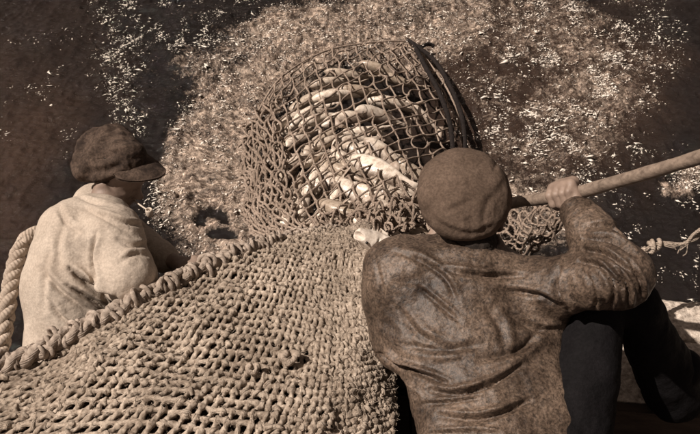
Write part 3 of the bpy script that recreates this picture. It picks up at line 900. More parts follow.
def links(Pn, Nn, K, r, sag=.06):
    A = np.concatenate([Pn[:-1].reshape(-1, 3), Pn[:, :-1].reshape(-1, 3)])
    B = np.concatenate([Pn[1:].reshape(-1, 3), Pn[:, 1:].reshape(-1, 3)])
    NA = np.concatenate([Nn[:-1].reshape(-1, 3), Nn[:, :-1].reshape(-1, 3)])
    t = np.linspace(0, 1, K)[None, :, None]
    ln = np.linalg.norm(B - A, axis=1)
    side = np.cross(B - A, NA); side /= np.linalg.norm(side, axis=1, keepdims=True) + 1e-9
    off = side * (r.normal(0, sag, len(A)) * ln)[:, None] + NA * (r.normal(-.04, sag, len(A)) * ln)[:, None]
    return A[:, None] * (1 - t) + B[:, None] * t + np.sin(math.pi * t) * off[:, None], NA
r8 = np.random.default_rng(8)
# square meshes hung on the bias: lattice turned on the bag's surface
ea, eb = np.array([11.0 * math.cos(.40), -11.0 * math.sin(.40)]), np.array([11.0 * math.sin(.17), 11.0 * math.cos(.17)])
ga, gb = np.meshgrid(np.arange(-12, 34), np.arange(-10, 34), indexing='ij')
lu = (ga * ea[0] + gb * eb[0]) / 200.0; lv = (ga * ea[1] + gb * eb[1]) / 190.0
lu = lu + r8.normal(0, .0035, lu.shape); lv = lv + r8.normal(0, .0035, lv.shape)
inside = (lu > -.01) & (lu < 1.01) & (lv > -.01) & (lv < 1.02)
lp, ln_n = patch(CB, np.clip(lu, 0, 1), np.clip(lv, 0, 1)), patch_n(CB, np.clip(lu, 0, 1), np.clip(lv, 0, 1))
qq = lp.reshape(-1, 3); lp = lp + ln_n * (.012 + .010 * vnoise(qq, 5, 31) + .004 * vnoise(qq, 17, 33)).reshape(lu.shape)[..., None]
oa, ob = inside[:-1] & inside[1:], inside[:, :-1] & inside[:, 1:]
A_ = np.concatenate([lp[:-1][oa], lp[:, :-1][ob]]); B_ = np.concatenate([lp[1:][oa], lp[:, 1:][ob]]); NA = np.concatenate([ln_n[:-1][oa], ln_n[:, :-1][ob]])
t7 = np.linspace(0, 1, 7)[None, :, None]; l7 = np.linalg.norm(B_ - A_, axis=1)
sd = np.cross(B_ - A_, NA); sd /= np.linalg.norm(sd, axis=1, keepdims=True) + 1e-9
L = A_[:, None] * (1 - t7) + B_[:, None] * t7 + np.sin(math.pi * t7) * (sd * (r8.normal(0, .06, len(A_)) * l7)[:, None] + NA * (r8.normal(-.03, .06, len(A_)) * l7)[:, None])[:, None]
tt = np.linspace(0, 1, 7)
rad = .0052 * (1 + .7 * np.exp(-(tt / .14) ** 2) + .7 * np.exp(-((tt - 1) / .14) ** 2))
V, F, uv = tubes(L, rad[None] * r8.uniform(.85, 1.15, (len(L), 1)), 6, NA[:, None] * np.ones((1, 7, 1)), .0010, 5, 120)
o = child('bag_netting', V, F, M['twine'], net, True, uv); o['kind'] = 'stuff'
# the selvedge cord that bounds it
for e_ in (0.0, 1.0):
    vv_ = np.linspace(0, 1, 80); c = patch(CB, 0 * vv_ + e_, vv_) + patch_n(CB, 0 * vv_ + e_, vv_) * .012
    V, F, uv = tubes(c[None], .0075, 7, (0, .2, .9), .001, 2, 90); child('selvedge_cord', V, F, M['twine'], net, True, uv)
uu_ = np.linspace(0, 1, 100); c = patch(CB, uu_, 0 * uu_) + patch_n(CB, uu_, 0 * uu_) * .012
V, F, uv = tubes(c[None], .0070, 7, (0, .2, .9), .001, 2, 90); child('selvedge_cord', V, F, M['twine'], net, True, uv)
# slack doubled meshes down the left flank of the bag
L, NA, _, _, _ = diamond(CB.transpose(1, 0, 2), 12, 19, .03, .2, lambda t: .16 + .84 * t, .18, 41, 7, -.01, .30, .5)
V, F, uv = tubes(L, .0062 * (1 + .5 * np.exp(-(tt / .2) ** 2) + .5 * np.exp(-((tt - 1) / .2) ** 2))[None] * np.ones((len(L), 1)), 6, NA[:, None] * np.ones((1, 7, 1)), .0016, 6, 120)
o = child('slack_netting', V, F, M['twine_left'], net, True, uv); o['kind'] = 'stuff'
# loose meshes gathered in loops where the bag meets the hauled net
L, NA, _, _, _ = diamond(CB, 24, 5, .03, .1, lambda t: .32 + .66 * t, .45, 53, 9, .90, 1.06, 1.8)
V, F, uv = tubes(L, .0068, 6, NA[:, None] * np.ones((1, 9, 1)), .0016, 6, 120)
o = child('gathered_loops', V, F, M['twine'], net, True, uv); o['kind'] = 'stuff'

# ------------------------------------------------------------------ FISH
def fish_meshes(seed):
    r = np.random.default_rng(seed)
    n, s = 22, 14
    t = np.linspace(0, 1, n)
    hgt = np.interp(t, [0, .04, .12, .3, .5, .7, .86, .93, 1], [.006, .020, .034, .045, .043, .030, .014, .011, .012])
    wid = np.interp(t, [0, .04, .12, .3, .5, .7, .86, .93, 1], [.004, .015, .025, .030, .028, .019, .009, .006, .004])
    x = (t - .5) * .30
    bend = .018 * r.uniform(-1, 1) * np.sin(t * math.pi) + .03 * r.uniform(-1, 1) * (t - .5) ** 2
    a = np.arange(s) * 2 * math.pi / s
    V = np.stack([np.broadcast_to(x[:, None], (n, s)), wid[:, None] * np.cos(a) + bend[:, None], hgt[:, None] * np.sin(a) - .2 * hgt[:, None]], -1).reshape(-1, 3)
    k = np.arange(n * s).reshape(n, s); k1 = np.roll(k, -1, 1)
    F = np.stack([k[:-1], k1[:-1], k1[1:], k[1:]], -1).reshape(-1, 4)[:, ::-1]
    V = np.vstack([V, [(x[0] - .003, bend[0], 0), (x[-1], bend[-1], 0)]])
    c0 = np.stack([np.full(s, n * s), k[0], k1[0], k1[0]], -1)
    body = mesh('body', V, F, M['fish'])
    # close the snout with a fan
    import bmesh
    bm = bmesh.new(); bm.from_mesh(body); bm.verts.ensure_lookup_table()
    for i in range(s):
        bm.faces.new((bm.verts[n * s], bm.verts[k[0, i]], bm.verts[k1[0, i]])); bm.faces.new((bm.verts[n * s + 1], bm.verts[k1[-1, i]], bm.verts[k[-1, i]]))
    for f in bm.faces: f.smooth = True
    bmesh.ops.recalc_face_normals(bm, faces=bm.faces)
    bm.to_mesh(body); bm.free()
    def fin(name, outline, y0):
        o_ = np.array(outline, float); m = len(o_)
        A = np.stack([o_[:, 0], np.full(m, y0 + .0015), o_[:, 1]], 1); B = A.copy(); B[:, 1] -= .003
        c = np.array([[o_[:, 0].mean(), y0 + .003, o_[:, 1].mean()], [o_[:, 0].mean(), y0 - .003, o_[:, 1].mean()]])
        V_ = np.vstack([A, B, c]); T = []
        for i in range(m):
            j_ = (i + 1) % m
            T += [(2 * m, i, j_), (2 * m + 1, m + j_, m + i), (i, m + i, j_), (j_, m + i, m + j_)]
        return mesh(name, V_, np.array(T), M['fin'], True)
    tail = fin('tail_fin', [(.146, .006), (.175, .036), (.198, .044), (.182, .012), (.178, 0), (.182, -.016), (.196, -.048), (.172, -.040), (.146, -.018)], bend[-1])
    dors = fin('dorsal_fin', [(-.02, .030), (-.005, .056), (.02, .050), (.045, .026)], bend[11])
    anal = fin('belly_fin', [(.03, -.040), (.05, -.062), (.07, -.050), (.075, -.030)], bend[14])
    ey = ICO * .0055 + np.array([x[2] + .004, 0, .009])
    e1_ = mesh('eye', ey + (0, bend[2] + .019, 0), ICF, M['eye']); e2_ = mesh('eye', ey + (0, bend[2] - .019, 0), ICF, M['eye'])
    return body, tail, dors, anal, e1_, e2_
protos = [fish_meshes(s) for s in (1, 2, 3, 4)]
def add_fish(c, d, up, label, group, sc=1.0, v=0):
    d = norm(d); up = np.asarray(up, float); up = norm(up - (up @ d) * d); y = np.cross(up, d)
    r = bpy.data.objects.new('fish', None); col.objects.link(r); r.empty_display_size = .05
    tag(r, label, 'fish', group)
    from mathutils import Matrix
    m = Matrix(((d[0], y[0], up[0], c[0]), (d[1], y[1], up[1], c[1]), (d[2], y[2], up[2], c[2]), (0, 0, 0, 1)))
    r.matrix_world = m @ Matrix.Diagonal((sc, sc, sc, 1))
    for nm, me in zip(('body', 'tail_fin', 'dorsal_fin', 'belly_fin', 'eye', 'eye'), protos[v]):
        o = bpy.data.objects.new(nm, me); col.objects.link(o); o.parent = r
    return r
rf = np.random.default_rng(22)
def fish_at(px_, py_, ang, depth_off, label, group, sc=1.0, roll=None):
    # find the bag's surface there and tuck the fish beneath it
    global _bg, _bgx, _bgy, _bgn
    k_ = np.argmin((_bgx - px_) ** 2 + (_bgy - py_) ** 2)
    n_s = _bgn[k_]; c = _bg[k_] - n_s * depth_off
    iu = UPV - (UPV @ n_s) * n_s; ir = RGT - (RGT @ n_s) * n_s
    a_ = math.radians(ang)
    d = norm(ir) * math.cos(a_) + norm(iu) * math.sin(a_) + n_s * rf.uniform(-.28, .28)
    roll = rf.uniform(-1, 1) if roll is None else roll
    side = np.cross(n_s, d)
    # lying on its flank, belly turned somewhat to the surface
    up = side * (1 if rf.uniform() < .5 else -1) - n_s * (.75 + .5 * roll)
    return add_fish(c, d, up, label, group, sc, int(rf.integers(0, 4)))
uu, vv = np.meshgrid(np.linspace(0, 1, 70), np.linspace(0, 1, 70), indexing='ij')
_bg = patch(CB, uu, vv).reshape(-1, 3); _bgn = patch_n(CB, uu, vv).reshape(-1, 3)
_bgx, _bgy, _ = proj(_bg)
mid = [(352, 158, -42), (380, 168, -36), (405, 186, -40), (430, 206, -38), (340, 182, -44), (366, 196, -35), (392, 212, -34), (348, 212, -30), (372, 226, -22), (425, 176, -48), (322, 196, 60), (328, 222, 20), (414, 226, -16), (306, 222, 40), (362, 172, -52), (338, 166, -46), (370, 150, -40), (394, 170, -34), (352, 190, -38), (380, 190, -30), (408, 200, -42), (360, 208, -25), (384, 222, -30), (340, 222, -12), (416, 188, -30), (392, 156, -44)]
topf = [(338, 92, 24), (366, 84, 20), (396, 92, 12), (322, 112, 44), (352, 112, 28), (384, 108, 18), (312, 92, 50), (350, 68, 14), (386, 66, 4), (330, 130, 50), (356, 132, 34), (420, 108, -40), (404, 72, -10), (300, 108, 55), (368, 118, 26), (334, 76, 22), (404, 100, 0), (344, 142, 38)]
leftf = [(278, 118, 70), (292, 108, 58), (300, 130, 75), (285, 142, 84), (270, 150, 80), (298, 155, 88), (312, 150, 70), (268, 178, 86), (282, 172, 84), (296, 182, 95), (310, 172, 88), (272, 204, 84), (288, 208, 92), (302, 200, 100), (318, 135, 60), (325, 165, 75)]
for k_i, (a_, b_, g_) in enumerate(mid):
    if k_i in (1, 7, 12):
        fish_at(a_, b_, g_, .045, {1: 'broadest pale fish in the bag, its belly slanting down toward the brown cap', 7: 'pale fish low in the bag just above the gathered loops of netting', 12: 'pale fish at the foot of the bag nearest the brown cap'}[k_i], 'fish heaped in the lower right of the bag', {1: 1.55, 7: 1.35, 12: 1.3}[k_i], .3)
        continue
    fish_at(a_, b_, g_ + rf.uniform(-6, 6), .055, 'pale fish slanting down to the right under the meshes, lower right heap of the bag', 'fish heaped in the lower right of the bag', rf.uniform(1.05, 1.35))
for k_i, (a_, b_, g_) in enumerate(topf):
    if k_i in (0, 7, 8):
        fish_at(a_, b_, g_, .05, {0: 'thick pale fish rising to the right across the upper left of the bag', 7: 'topmost pale fish in the bag, close under its upper rim cord', 8: 'pale fish at the top right of the bag, nearest the head of the black hoop'}[k_i], 'fish lying across the top of the bag', 1.25, .3)
        continue
    fish_at(a_, b_, g_ + rf.uniform(-6, 6), .06, 'pale fish lying across the upper part of the netted bag near its top', 'fish lying across the top of the bag', rf.uniform(1.0, 1.25))
for (a_, b_, g_) in leftf:
    fish_at(a_, b_, g_ + rf.uniform(-6, 6), .05, 'thin fish standing on end behind the slack left flank of the bag', 'fish upright along the left flank of the bag', rf.uniform(.8, 1.1))
# darker fish deeper down
for k in range(22):
    a_, b_ = rf.uniform(285, 430), rf.uniform(80, 225)
    fish_at(a_, b_, rf.uniform(-60, 60), rf.uniform(.16, .24), 'shaded fish lying deep in the bag below the upper layer', 'fish deep inside the bag', rf.uniform(.8, 1.1))

# the white fish head gaping between net and shoulder
fd = bpy.data.objects.new('fish', None); col.objects.link(fd)
gc = P(370, 240, 3.02); fd.location = gc
tag(fd, 'white fish head with open mouth poking out above the hunched man\'s left shoulder', 'fish')
fl = Field(gc - .17, gc + .17, .003)
d_ = norm(P(352, 233, 3.0) - P(392, 250, 3.06)); n_ = -FWD; s_ = np.cross(n_, d_)
fl.ell(gc - d_ * .045, [d_, s_, n_], (.095, .038, .030), .01)
fl.cone(gc - d_ * .01, gc + d_ * .046, .033, .021, .012, n_, .9)
fl.cone(gc + d_ * .02 - s_ * .016, gc + d_ * .050 - s_ * .022, .016, .008, .008)          # lower jaw
fl.ell(gc + d_ * .050 + s_ * .002 + n_ * .012, [d_, s_, n_], (.024, .0125, .018), .004, True)   # open mouth
for k_ in range(3):                                                                # gill cover edge
    a_, b_ = gc - d_ * (.022 + .004 * k_) + s_ * (.028 - .019 * k_) + n_ * .027, gc - d_ * (.026 + .004 * k_) + s_ * (.009 - .019 * k_) + n_ * .027
    fl.cone(a_, b_, .0035, .0035, .003, cut=True)
V, F = fl.mesh(); V = relax(V, F, 2)
mw = simple('white_fish_belly', S(.42, .35, .29), S(.78, .70, .61), 34, .5, .6, .003)
child('head', V, F, mw, fd)
e0 = gc + d_ * .008 + s_ * .014 + n_ * .028
child('eye', ICO * .006 + e0, ICF, M['eye'], fd)

# ------------------------------------------------------------------ BRAIL NET: pole, hoop, its netting
brail = thing('dip_net', 'long wooden pole with black double rope hoop held by the hunched man', 'dip net', tuple(P(462, 216, 3.0)))
pole_pts = spline([P(440, 219, 3.05), P(512, 203, 2.76), P(567, 195, 2.56), (P(640, 175, 2.36)), P(700, 157, 2.19), P(790, 128, 1.98)], 60)
pole_pts = np.vstack([pole_pts[:1], pole_pts[:1], pole_pts, pole_pts[-1] + np.linspace(.05, .6, 12)[:, None] * norm(pole_pts[-1] - pole_pts[-4])])
pole_pts[0] -= norm(pole_pts[3] - pole_pts[2]) * .006; pole_pts[1] -= norm(pole_pts[3] - pole_pts[2]) * .004
pole_pts = np.vstack([pole_pts, pole_pts[-1:] + norm(pole_pts[-1] - pole_pts[-2]) * .004])
prad = .0195 * (1 + .03 * np.sin(np.linspace(0, 50, len(pole_pts))))
prad[0] = .0004; prad[1] = .016; prad[-1] = .0004
V, F, uv = tubes(pole_pts[None], prad[None], 18, (0, .3, .95), .0008, 9, 25)
# cap the ends
child('pole', V, F, M['pole'], brail, True, uv)
hoops = [[(413, 43, .16), (425, 66, .26), (439, 92, .30), (449, 120, .32), (453, 150, .36), (455, 190, .60)],
         [(413, 43, .16), (434, 60, .17), (451, 88, .19), (462, 118, .21), (465, 150, .25), (464, 190, .58)]]
for h in hoops:
    c = spline([W(*q) for q in h] + [P(457, 214, 3.5), P(453, 218, 3.04)], 120)
    V, F, uv = tubes(c[None], np.interp(np.linspace(0, 1, 120), [0, .05, .6, 1], [.010, .0165, .0145, .012])[None], 10, (1, .2, .1), .002, 12, 60)
    child('hoop', V, F, M['hoop'], brail, True, uv)
c = spline([W(408, 40, .10), W(413, 43, .12), W(420, 47, .13), W(428, 44, .11), W(434, 46, .09)], 30)
V, F, uv = tubes(c[None], np.full((1, 30), .014), 8, (0, 1, .2), .002, 13, 60); child('lashing', V, F, M['hoop'], brail, True, uv)
CP = [[(470, 200, 3.7), (474, 232, 3.7), (480, 262, 3.8)],
      [(508, 205, 3.55), (512, 238, 3.5), (516, 264, 3.6)],
      [(540, 208, 3.45), (543, 228, 3.4), (542, 246, 3.5)],
      [(574, 206, 3.4), (568, 216, 3.38), (558, 228, 3.4)]]
CP = np.array([[P(*c) for c in r] for r in CP])
L, NA, _, _, _ = diamond(CP, 11, 10, 0.0, 0, lambda t: t, .25, 61, 8, .0, 1.0, .8)
V, F, uv = tubes(L, .0050 * (1 + .8 * np.exp(-(np.linspace(0, 1, 8) / .15) ** 2))[None] * np.ones((len(L), 1)), 6, NA[:, None] * np.ones((1, 8, 1)), .0008, 6, 200)
o = child('netting', V, F, M['twine'], brail, True, uv); o['kind'] = 'stuff'

# ------------------------------------------------------------------ ROPES
def rope(root, pts, R, rs, lay, mat, n=200, taper=None):
    c = spline(pts, n)
    t = np.gradient(c, axis=0); t /= np.linalg.norm(t, axis=1, keepdims=True)
    a = np.cross(t, (0.2, 1, 0.1)); a /= np.linalg.norm(a, axis=1, keepdims=True); b = np.cross(t, a)
    s = np.concatenate([[0], np.cumsum(np.linalg.norm(np.diff(c, axis=0), axis=1))])
    for k in range(3):
        ph = s / lay * 2 * math.pi + k * 2.094
        Ls = c + R * (np.cos(ph)[:, None] * a + np.sin(ph)[:, None] * b)
        V, F, uv = tubes(Ls[None], np.full((1, n), rs), 9, (0.2, 1, .1), rs * .08, 30 + k, 150)
        child('strand', V, F, mat, root, True, uv)
mr_ = thing('mooring_rope', 'thick pale three strand rope looped up behind the man in the light smock', 'rope', tuple(P(10, 330, 3.1)))
rope(mr_, [P(60, 262, 3.32), P(50, 240, 3.28), P(37, 234, 3.22), P(22, 246, 3.15), P(13, 275, 3.08), P(7, 310, 3.02), P(0, 350, 3.0), P(-14, 390, 3.0)], .0155, .0175, .13, M['manila'])
fr = thing('frayed_rope', 'thin frayed rope with a knot running out over dark water beside the raised elbow', 'rope', tuple(P(655, 247, 2.9)))
rope(fr, [P(618, 262, 2.85), P(634, 255, 2.88), P(646, 249, 2.9)], .0050, .0060, .04, M['manila'], 60)
rope(fr, [P(646, 249, 2.9), P(660, 243, 2.9), P(674, 244, 2.9), P(686, 243, 2.9), P(694, 234, 2.88), P(712, 222, 2.84), P(740, 206, 2.78), P(820, 170, 2.6), P(960, 110, 2.3)], .0028, .0036, .03, M['manila'], 120)
kc = P(653, 246, 2.9)
th = np.linspace(0, 2 * math.pi * 2.5, 60)
kd = norm(P(670, 241, 2.9) - P(646, 250, 2.9)); ku = np.cross(kd, -FWD)
Lk = kc + .019 * (np.cos(th) * (1 - .02 * th))[:, None] * ku + .015 * np.sin(th)[:, None] * (-FWD) + (.028 * (th / 15.7 - .5) + .012 * np.sin(th * .5))[:, None] * kd
V, F, uv = tubes(Lk[None], np.full((1, 60), .0075), 8, (.3, .3, .8), .001, 4, 150); child('knot', V, F, M['manila'], fr, True, uv)
for (p0, p1, n_w) in (((662, 243), (678, 246), 7), ((686, 243), (699, 232), 9), ((686, 243), (680, 252), 4), ((692, 236), (704, 236), 5), ((640, 250), (648, 252), 5)):
    Lw = []
    for k in range(n_w):
        a_ = P(p0[0] + rng.uniform(-3, 3), p0[1] + rng.uniform(-2, 2), 2.9); b_ = P(p1[0] + rng.uniform(-4, 4), p1[1] + rng.uniform(-4, 4), 2.89)
        m_ = (a_ + b_) / 2 + rng.normal(0, .005, 3); Lw.append(spline([a_, m_, b_], 10))
    V, F, uv = tubes(np.array(Lw), .0018, 4); o = child('frayed_ends', V, F, M['manila'], fr, True, uv); o['kind'] = 'stuff'

# ------------------------------------------------------------------ PEOPLE
def head(f, c, Fd, Ud, s=1.0):
    """head with face; c skull centre, Fd facing, Ud crown direction"""
    Fd = norm(Fd); Ud = norm(Ud - (Ud @ Fd) * Fd); Ld = np.cross(Ud, Fd)
    A = [Fd, Ld, Ud]
    q = lambda x, y, z: c + s * (x * Fd + y * Ld + z * Ud)
    f.ell(q(0, 0, .02), A, np.array((.098, .077, .100)) * s, .02)
    f.ell(q(.028, 0, -.045), A, np.array((.062, .060, .068)) * s, .03)          # mid face
    f.ell(q(.058, 0, -.092), A, np.array((.030, .032, .022)) * s, .03)          # chin
    for y in (-1, 1):
        f.cone(q(.0, y * .055, -.055), q(.05, y * .025, -.092), .020 * s, .016 * s, .02)   # jaw
        f.ell(q(.066, y * .034, -.022), A, np.array((.020, .022, .018)) * s, .015)  # cheek bone
        f.ell(q(-.004, y * .092, -.028), [norm(Fd * .95 + Ld * y * -.35), norm(Ld + Fd * y * .35), Ud], np.array((.024, .010, .037)) * s, .006)  # ear
        f.ell(q(.002, y * .102, -.026), A, np.array((.009, .006, .018)) * s, .004, True)
    f.cone(q(.078, -.028, .015), q(.078, .028, .015), .014 * s, .014 * s, .012)  # brow
    f.cone(q(.084, 0, .002), q(.112, 0, -.035), .008 * s, .013 * s, .012)         # nose
    for y in (-1, 1):
        f.ell(q(.100, y * .012, -.038), A, np.array((.012, .009, .008)) * s, .008)
        f.ell(q(.090, y * .032, -.002), A, np.array((.016, .017, .012)) * s, .01, True)
        f.ell(q(.076, y * .031, -.003), A, np.array((.013, .013, .012)) * s, .004)  # eyeball
    f.cone(q(.088, -.020, -.063), q(.088, .020, -.063), .008 * s, .008 * s, .008)
    f.cone(q(.084, -.018, -.076), q(.084, .018, -.076), .009 * s, .009 * s, .008)
    f.cone(q(.098, -.022, -.069), q(.098, .022, -.069), .0035 * s, .0035 * s, .003, cut=True)

def cloth(field, strokes, root, name, mat, it=3, wr=.004, seed=0, wscale=14):
    V, F = field.mesh(); V = relax(V, F, it)
    N = vnormals(V, F)
    ww = wr * (fbm(V, wscale, 3, seed) - .8 * np.abs(vnoise(V * np.array([1, 1, .6]), wscale * .8, seed + 5)))
    V = V + N * ww[:, None]
    V = folds(V, F, [(q_[0], q_[1] * .75, q_[2] * 1.55) for q_ in strokes])
    return child(name, V, F, mat, root)

# ---------------- the hunched man on the right
manR = thing('person', 'hunched man in brown cap and mottled oilskin jacket gripping the pole, seen from behind', 'person', (.30, 1.40, DECKZ))
pel = P(500, 486, 2.32); wai = P(486, 405, 2.40); che = P(466, 325, 2.50); upb = P(464, 282, 2.55); nek = P(474, 250, 2.56)
hd = P(470, 212, 2.62)
shL = P(402, 274, 2.54); shR = P(540, 292, 2.52)
elR = P(622, 276, 2.30); wrR = P(578, 214, 2.51)
hnR = P(567, 197, 2.555)
elL = P(372, 282, 2.84) + np.array([.02, .0, -.14]); wrL = P(400, 235, 3.05) + np.array([.12, .02, -.10])
nb = norm(np.cross(shR - shL, pel - che)); nb = nb if nb @ (CAM - che) > 0 else -nb
pdir = norm(P(640, 175, 2.36) - P(512, 203, 2.76))

def hand(f, wrist, grip, axis_d, knuck_dir, rpole, side=1, k=.006, sc=1.0):
    """hand closed over a pole: palm on one side, four fingers of unequal length wrapping, thumb under"""
    axis_d = norm(axis_d); kd_ = norm(knuck_dir - (knuck_dir @ axis_d) * axis_d)   # from pole axis towards back of the hand
    td = np.cross(axis_d, kd_)
    ang0 = 0.0
    pos = lambda a, t, rr: grip + axis_d * t + rr * (math.cos(a) * kd_ + math.sin(a) * td)
    R0 = rpole + .010
    # palm: slab over the back
    for t in np.array((-.030, -.010, .010, .030)) * sc:
        f.cone(wrist + axis_d * t * .5, pos(-.25, t, R0 + .008), .017 * sc, .0145 * sc, .014)
    f.cone(pos(-.9, -.026, R0 + .012), pos(-.9, .026, R0 + .012), .017 * sc, .017 * sc, .014)
    for i_, (t, ln_) in enumerate(((-.036, .85), (-.0125, 1.0), (.0115, .95), (.034, .78))):
        t = t * sc
        angs = [-.25, .55, .55 + 1.05 * ln_, .55 + 1.95 * ln_]
        rr = [R0 + .008, R0 + .006, R0 + .002, R0 + .001]
        pts = [pos(a_, t * (1 - .05 * j_), r_) for j_, (a_, r_) in enumerate(zip(angs, rr))]
        rad_ = [.0118, .0105, .0095, .0082]
        for a_, b_, ra, rb in zip(pts[:-1], pts[1:], rad_[:-1], rad_[1:]):
            f.cone(a_, b_, ra * sc, rb * sc, .0035)
        f.ell(pts[1], np.eye(3), (.0118, .0118, .0118), .004)
    # thumb, leaving the side of the palm near its base and closing under the pole
    s_ = -side
    tp = [wrist * .45 + pos(-.6, s_ * .036, R0) * .55, pos(-1.15, s_ * .050, R0 + .006), pos(-2.0, s_ * .046, R0 + .003), pos(-2.9, s_ * .034, R0 + .001)]
    for a_, b_, ra, rb in zip(tp[:-1], tp[1:], (.017, .0135, .012), (.0135, .012, .0095)):
        f.cone(a_, b_, ra * sc, rb * sc, .006)

kdir = norm(-FWD * .75 + UPV * .55)
lo = np.array([-.15, 1.0, .2]); hi = np.array([1.25, 2.55, 1.95])
B = Field(lo, hi, .005)
Fd = norm((-.05, .80, -.60)); Ud = norm((0, .45, .85))
head(B, hd, Fd, Ud)
B.cone(hd - Ud * .05 - Fd * .02, nek, .056, .062, .03)
B.cone(upb - nb * .05, wai - nb * .05, .13, .11, .04, nb, .6)
B.cone(wai - nb * .05, pel, .11, .14, .04, nb, .65)
B.cone(shL - nb * .02, shR - nb * .02, .065, .065, .04)
hipL, hipR = pel + np.array([-.10, .02, -.04]), P(560, 455, 2.42)
knL, ftL = np.array([.12, 1.52, .72]), np.array([.12, 1.42, DECKZ + .06])
knR, ftR = P(604, 300, 2.50), P(672, 396, 2.80)
knR2 = P(634, 302, 2.52)
for h_, k_, f_ in ((hipL, knL, ftL), (hipR, knR, ftR)):
    B.cone(h_, k_, .070, .050, .02); B.cone(k_, knR2 if k_ is knR else k_, .05, .05, .01); B.cone(knR2 if k_ is knR else k_, f_, .050, .042, .02); B.cone(f_, f_ + np.array([0, .16, -.02]), .042, .035, .02)
B.cone(shL, elL, .050, .042, .03); B.cone(elL, wrL, .040, .028, .02)
B.cone(shR, elR, .050, .042, .03); B.cone(elR, wrR, .040, .028, .02)
hand(B, wrR, hnR, pdir, kdir, .0195, 1, .006, 1.15)
hL_grip = np.array(pole_pts[3])
B.cone(elL, hL_grip + np.array([-.02, -.03, -.04]), .038, .030, .02)
hand(B, hL_grip + np.array([-.01, -.05, -.05]), hL_grip, pdir, norm(-FWD * .2 - UPV * .9), .0195, -1)
V, F = B.mesh(); V = relax(V, F, 1, .4)
child('body', V, F, M['skin'], manR)

J = Field(lo, hi, .0055)
J.cone(shL - nb * .03, shR - nb * .035, .105, .105, .06, nb, .85)
J.cone(upb - nb * .03, che - nb * .04, .185, .205, .06, nb, .62)
J.cone(che - nb * .04, wai - nb * .03, .205, .192, .06, nb, .62)
J.cone(wai - nb * .03, pel, .192, .205, .05, nb, .66)
J.cone(P(534, 325, 2.56), P(548, 430, 2.40), .080, .095, .08)
J.cone(pel, pel + norm(pel - wai) * .10, .195, .20, .04, nb, .7)
J.cone(nek - UPV * .035, upb, .075, .12, .05)
J.cone(P(418, 268, 2.50), P(455, 262, 2.52), .035, .04, .04)
J.cone(P(478, 262, 2.52), P(522, 276, 2.52), .042, .035, .04)
J.cone(shR + UPV * .01, elR, .092, .078, .05)
J.cone(elR, elR * .3 + wrR * .7, .078, .064, .04)
J.cone(elR * .3 + wrR * .7, wrR + norm(wrR - elR) * .005, .064, .056, .03)
J.cone(elR + (0, 0, -.0), elR + np.array([.015, -.01, -.06]), .06, .035, .04)      # sagging elbow of the sleeve
J.cone(wrR + norm(wrR - elR) * .035, wrR - norm(wrR - elR) * .02, .040, .034, .01, cut=True)
J.cone(shL - nb * .03 - RGT * .0, elL, .080, .072, .07)
J.cone(P(398, 268, 2.62), P(404, 335, 2.60), .085, .10, .08)
J.cone(P(392, 300, 2.66), P(410, 345, 2.64), .07, .08, .07)
J.cone(elL, elL * .4 + wrL * .6, .072, .055, .03)
# collar standing round the neck, open at the nape
for a0 in np.linspace(-2.3, 2.3, 13):
    ca = nek + .078 * (math.sin(a0) * RGT + math.cos(a0) * norm(-FWD * .6 - UPV * .8)) + UPV * .0
    J.cone(ca, ca + norm(Ud - .3 * Fd) * .018, .012, .008, .02)
J.cone(nek - UPV * .01 - Fd * 0, nek + Ud * .12, .060, .068, .012, cut=True)
st = [([(380, 354), (400, 366), (446, 383)], 3.2, .020), ([(398, 378), (418, 398)], 2.6, .012),
      ([(430, 390), (455, 394), (490, 384), (522, 366)], 3.4, .016), ([(424, 404), (450, 402), (480, 398)], 2.4, .010),
      ([(440, 416), (475, 419), (505, 412), (530, 400)], 3.8, .014), ([(432, 434), (470, 432), (500, 434)], 2.6, .010), ([(480, 300), (500, 325), (505, 350)], 6, .007), ([(400, 310), (420, 335), (455, 350)], 5, .007),
       ([(420, 288), (440, 305), (460, 322)], 3.0, .008),
      ([(398, 252), (424, 262), (446, 280), (456, 300)], 3.5, .009), ([(436, 268), (480, 275), (525, 276)], 3.0, .010),
      ([(376, 262), (382, 290), (380, 315)], 3, .004), ([(480, 345), (440, 350), (405, 345)], 5, .008),
      ([(500, 290), (540, 296), (566, 312)], 4, .012), ([(505, 312), (535, 328), (560, 330)], 4, .009), ([(560, 262), (556, 290), (575, 320)], 4, .013),
      ([(587, 226), (612, 226), (632, 240)], 2.3, .010), ([(584, 238), (612, 240), (638, 256)], 2.6, .014),
      ([(584, 250), (606, 254), (634, 274)], 2.6, .014), ([(580, 262), (600, 266), (622, 288)], 2.6, .014),
      ([(602, 268), (613, 290), (610, 312)], 2.6, .014), ([(616, 268), (628, 288), (628, 308)], 2.6, .014), ([(586, 274), (596, 294), (594, 314)], 2.8, .012),
      ([(575, 214), (592, 204), (606, 214)], 2.2, .006), ([(630, 262), (640, 280), (643, 298)], 2.4, .010), ([(540, 330), (520, 350), (480, 360)], 5, .010)]
cloth(J, st, manR, 'jacket', M['oilskin'], 2, .0045, 3, 17)

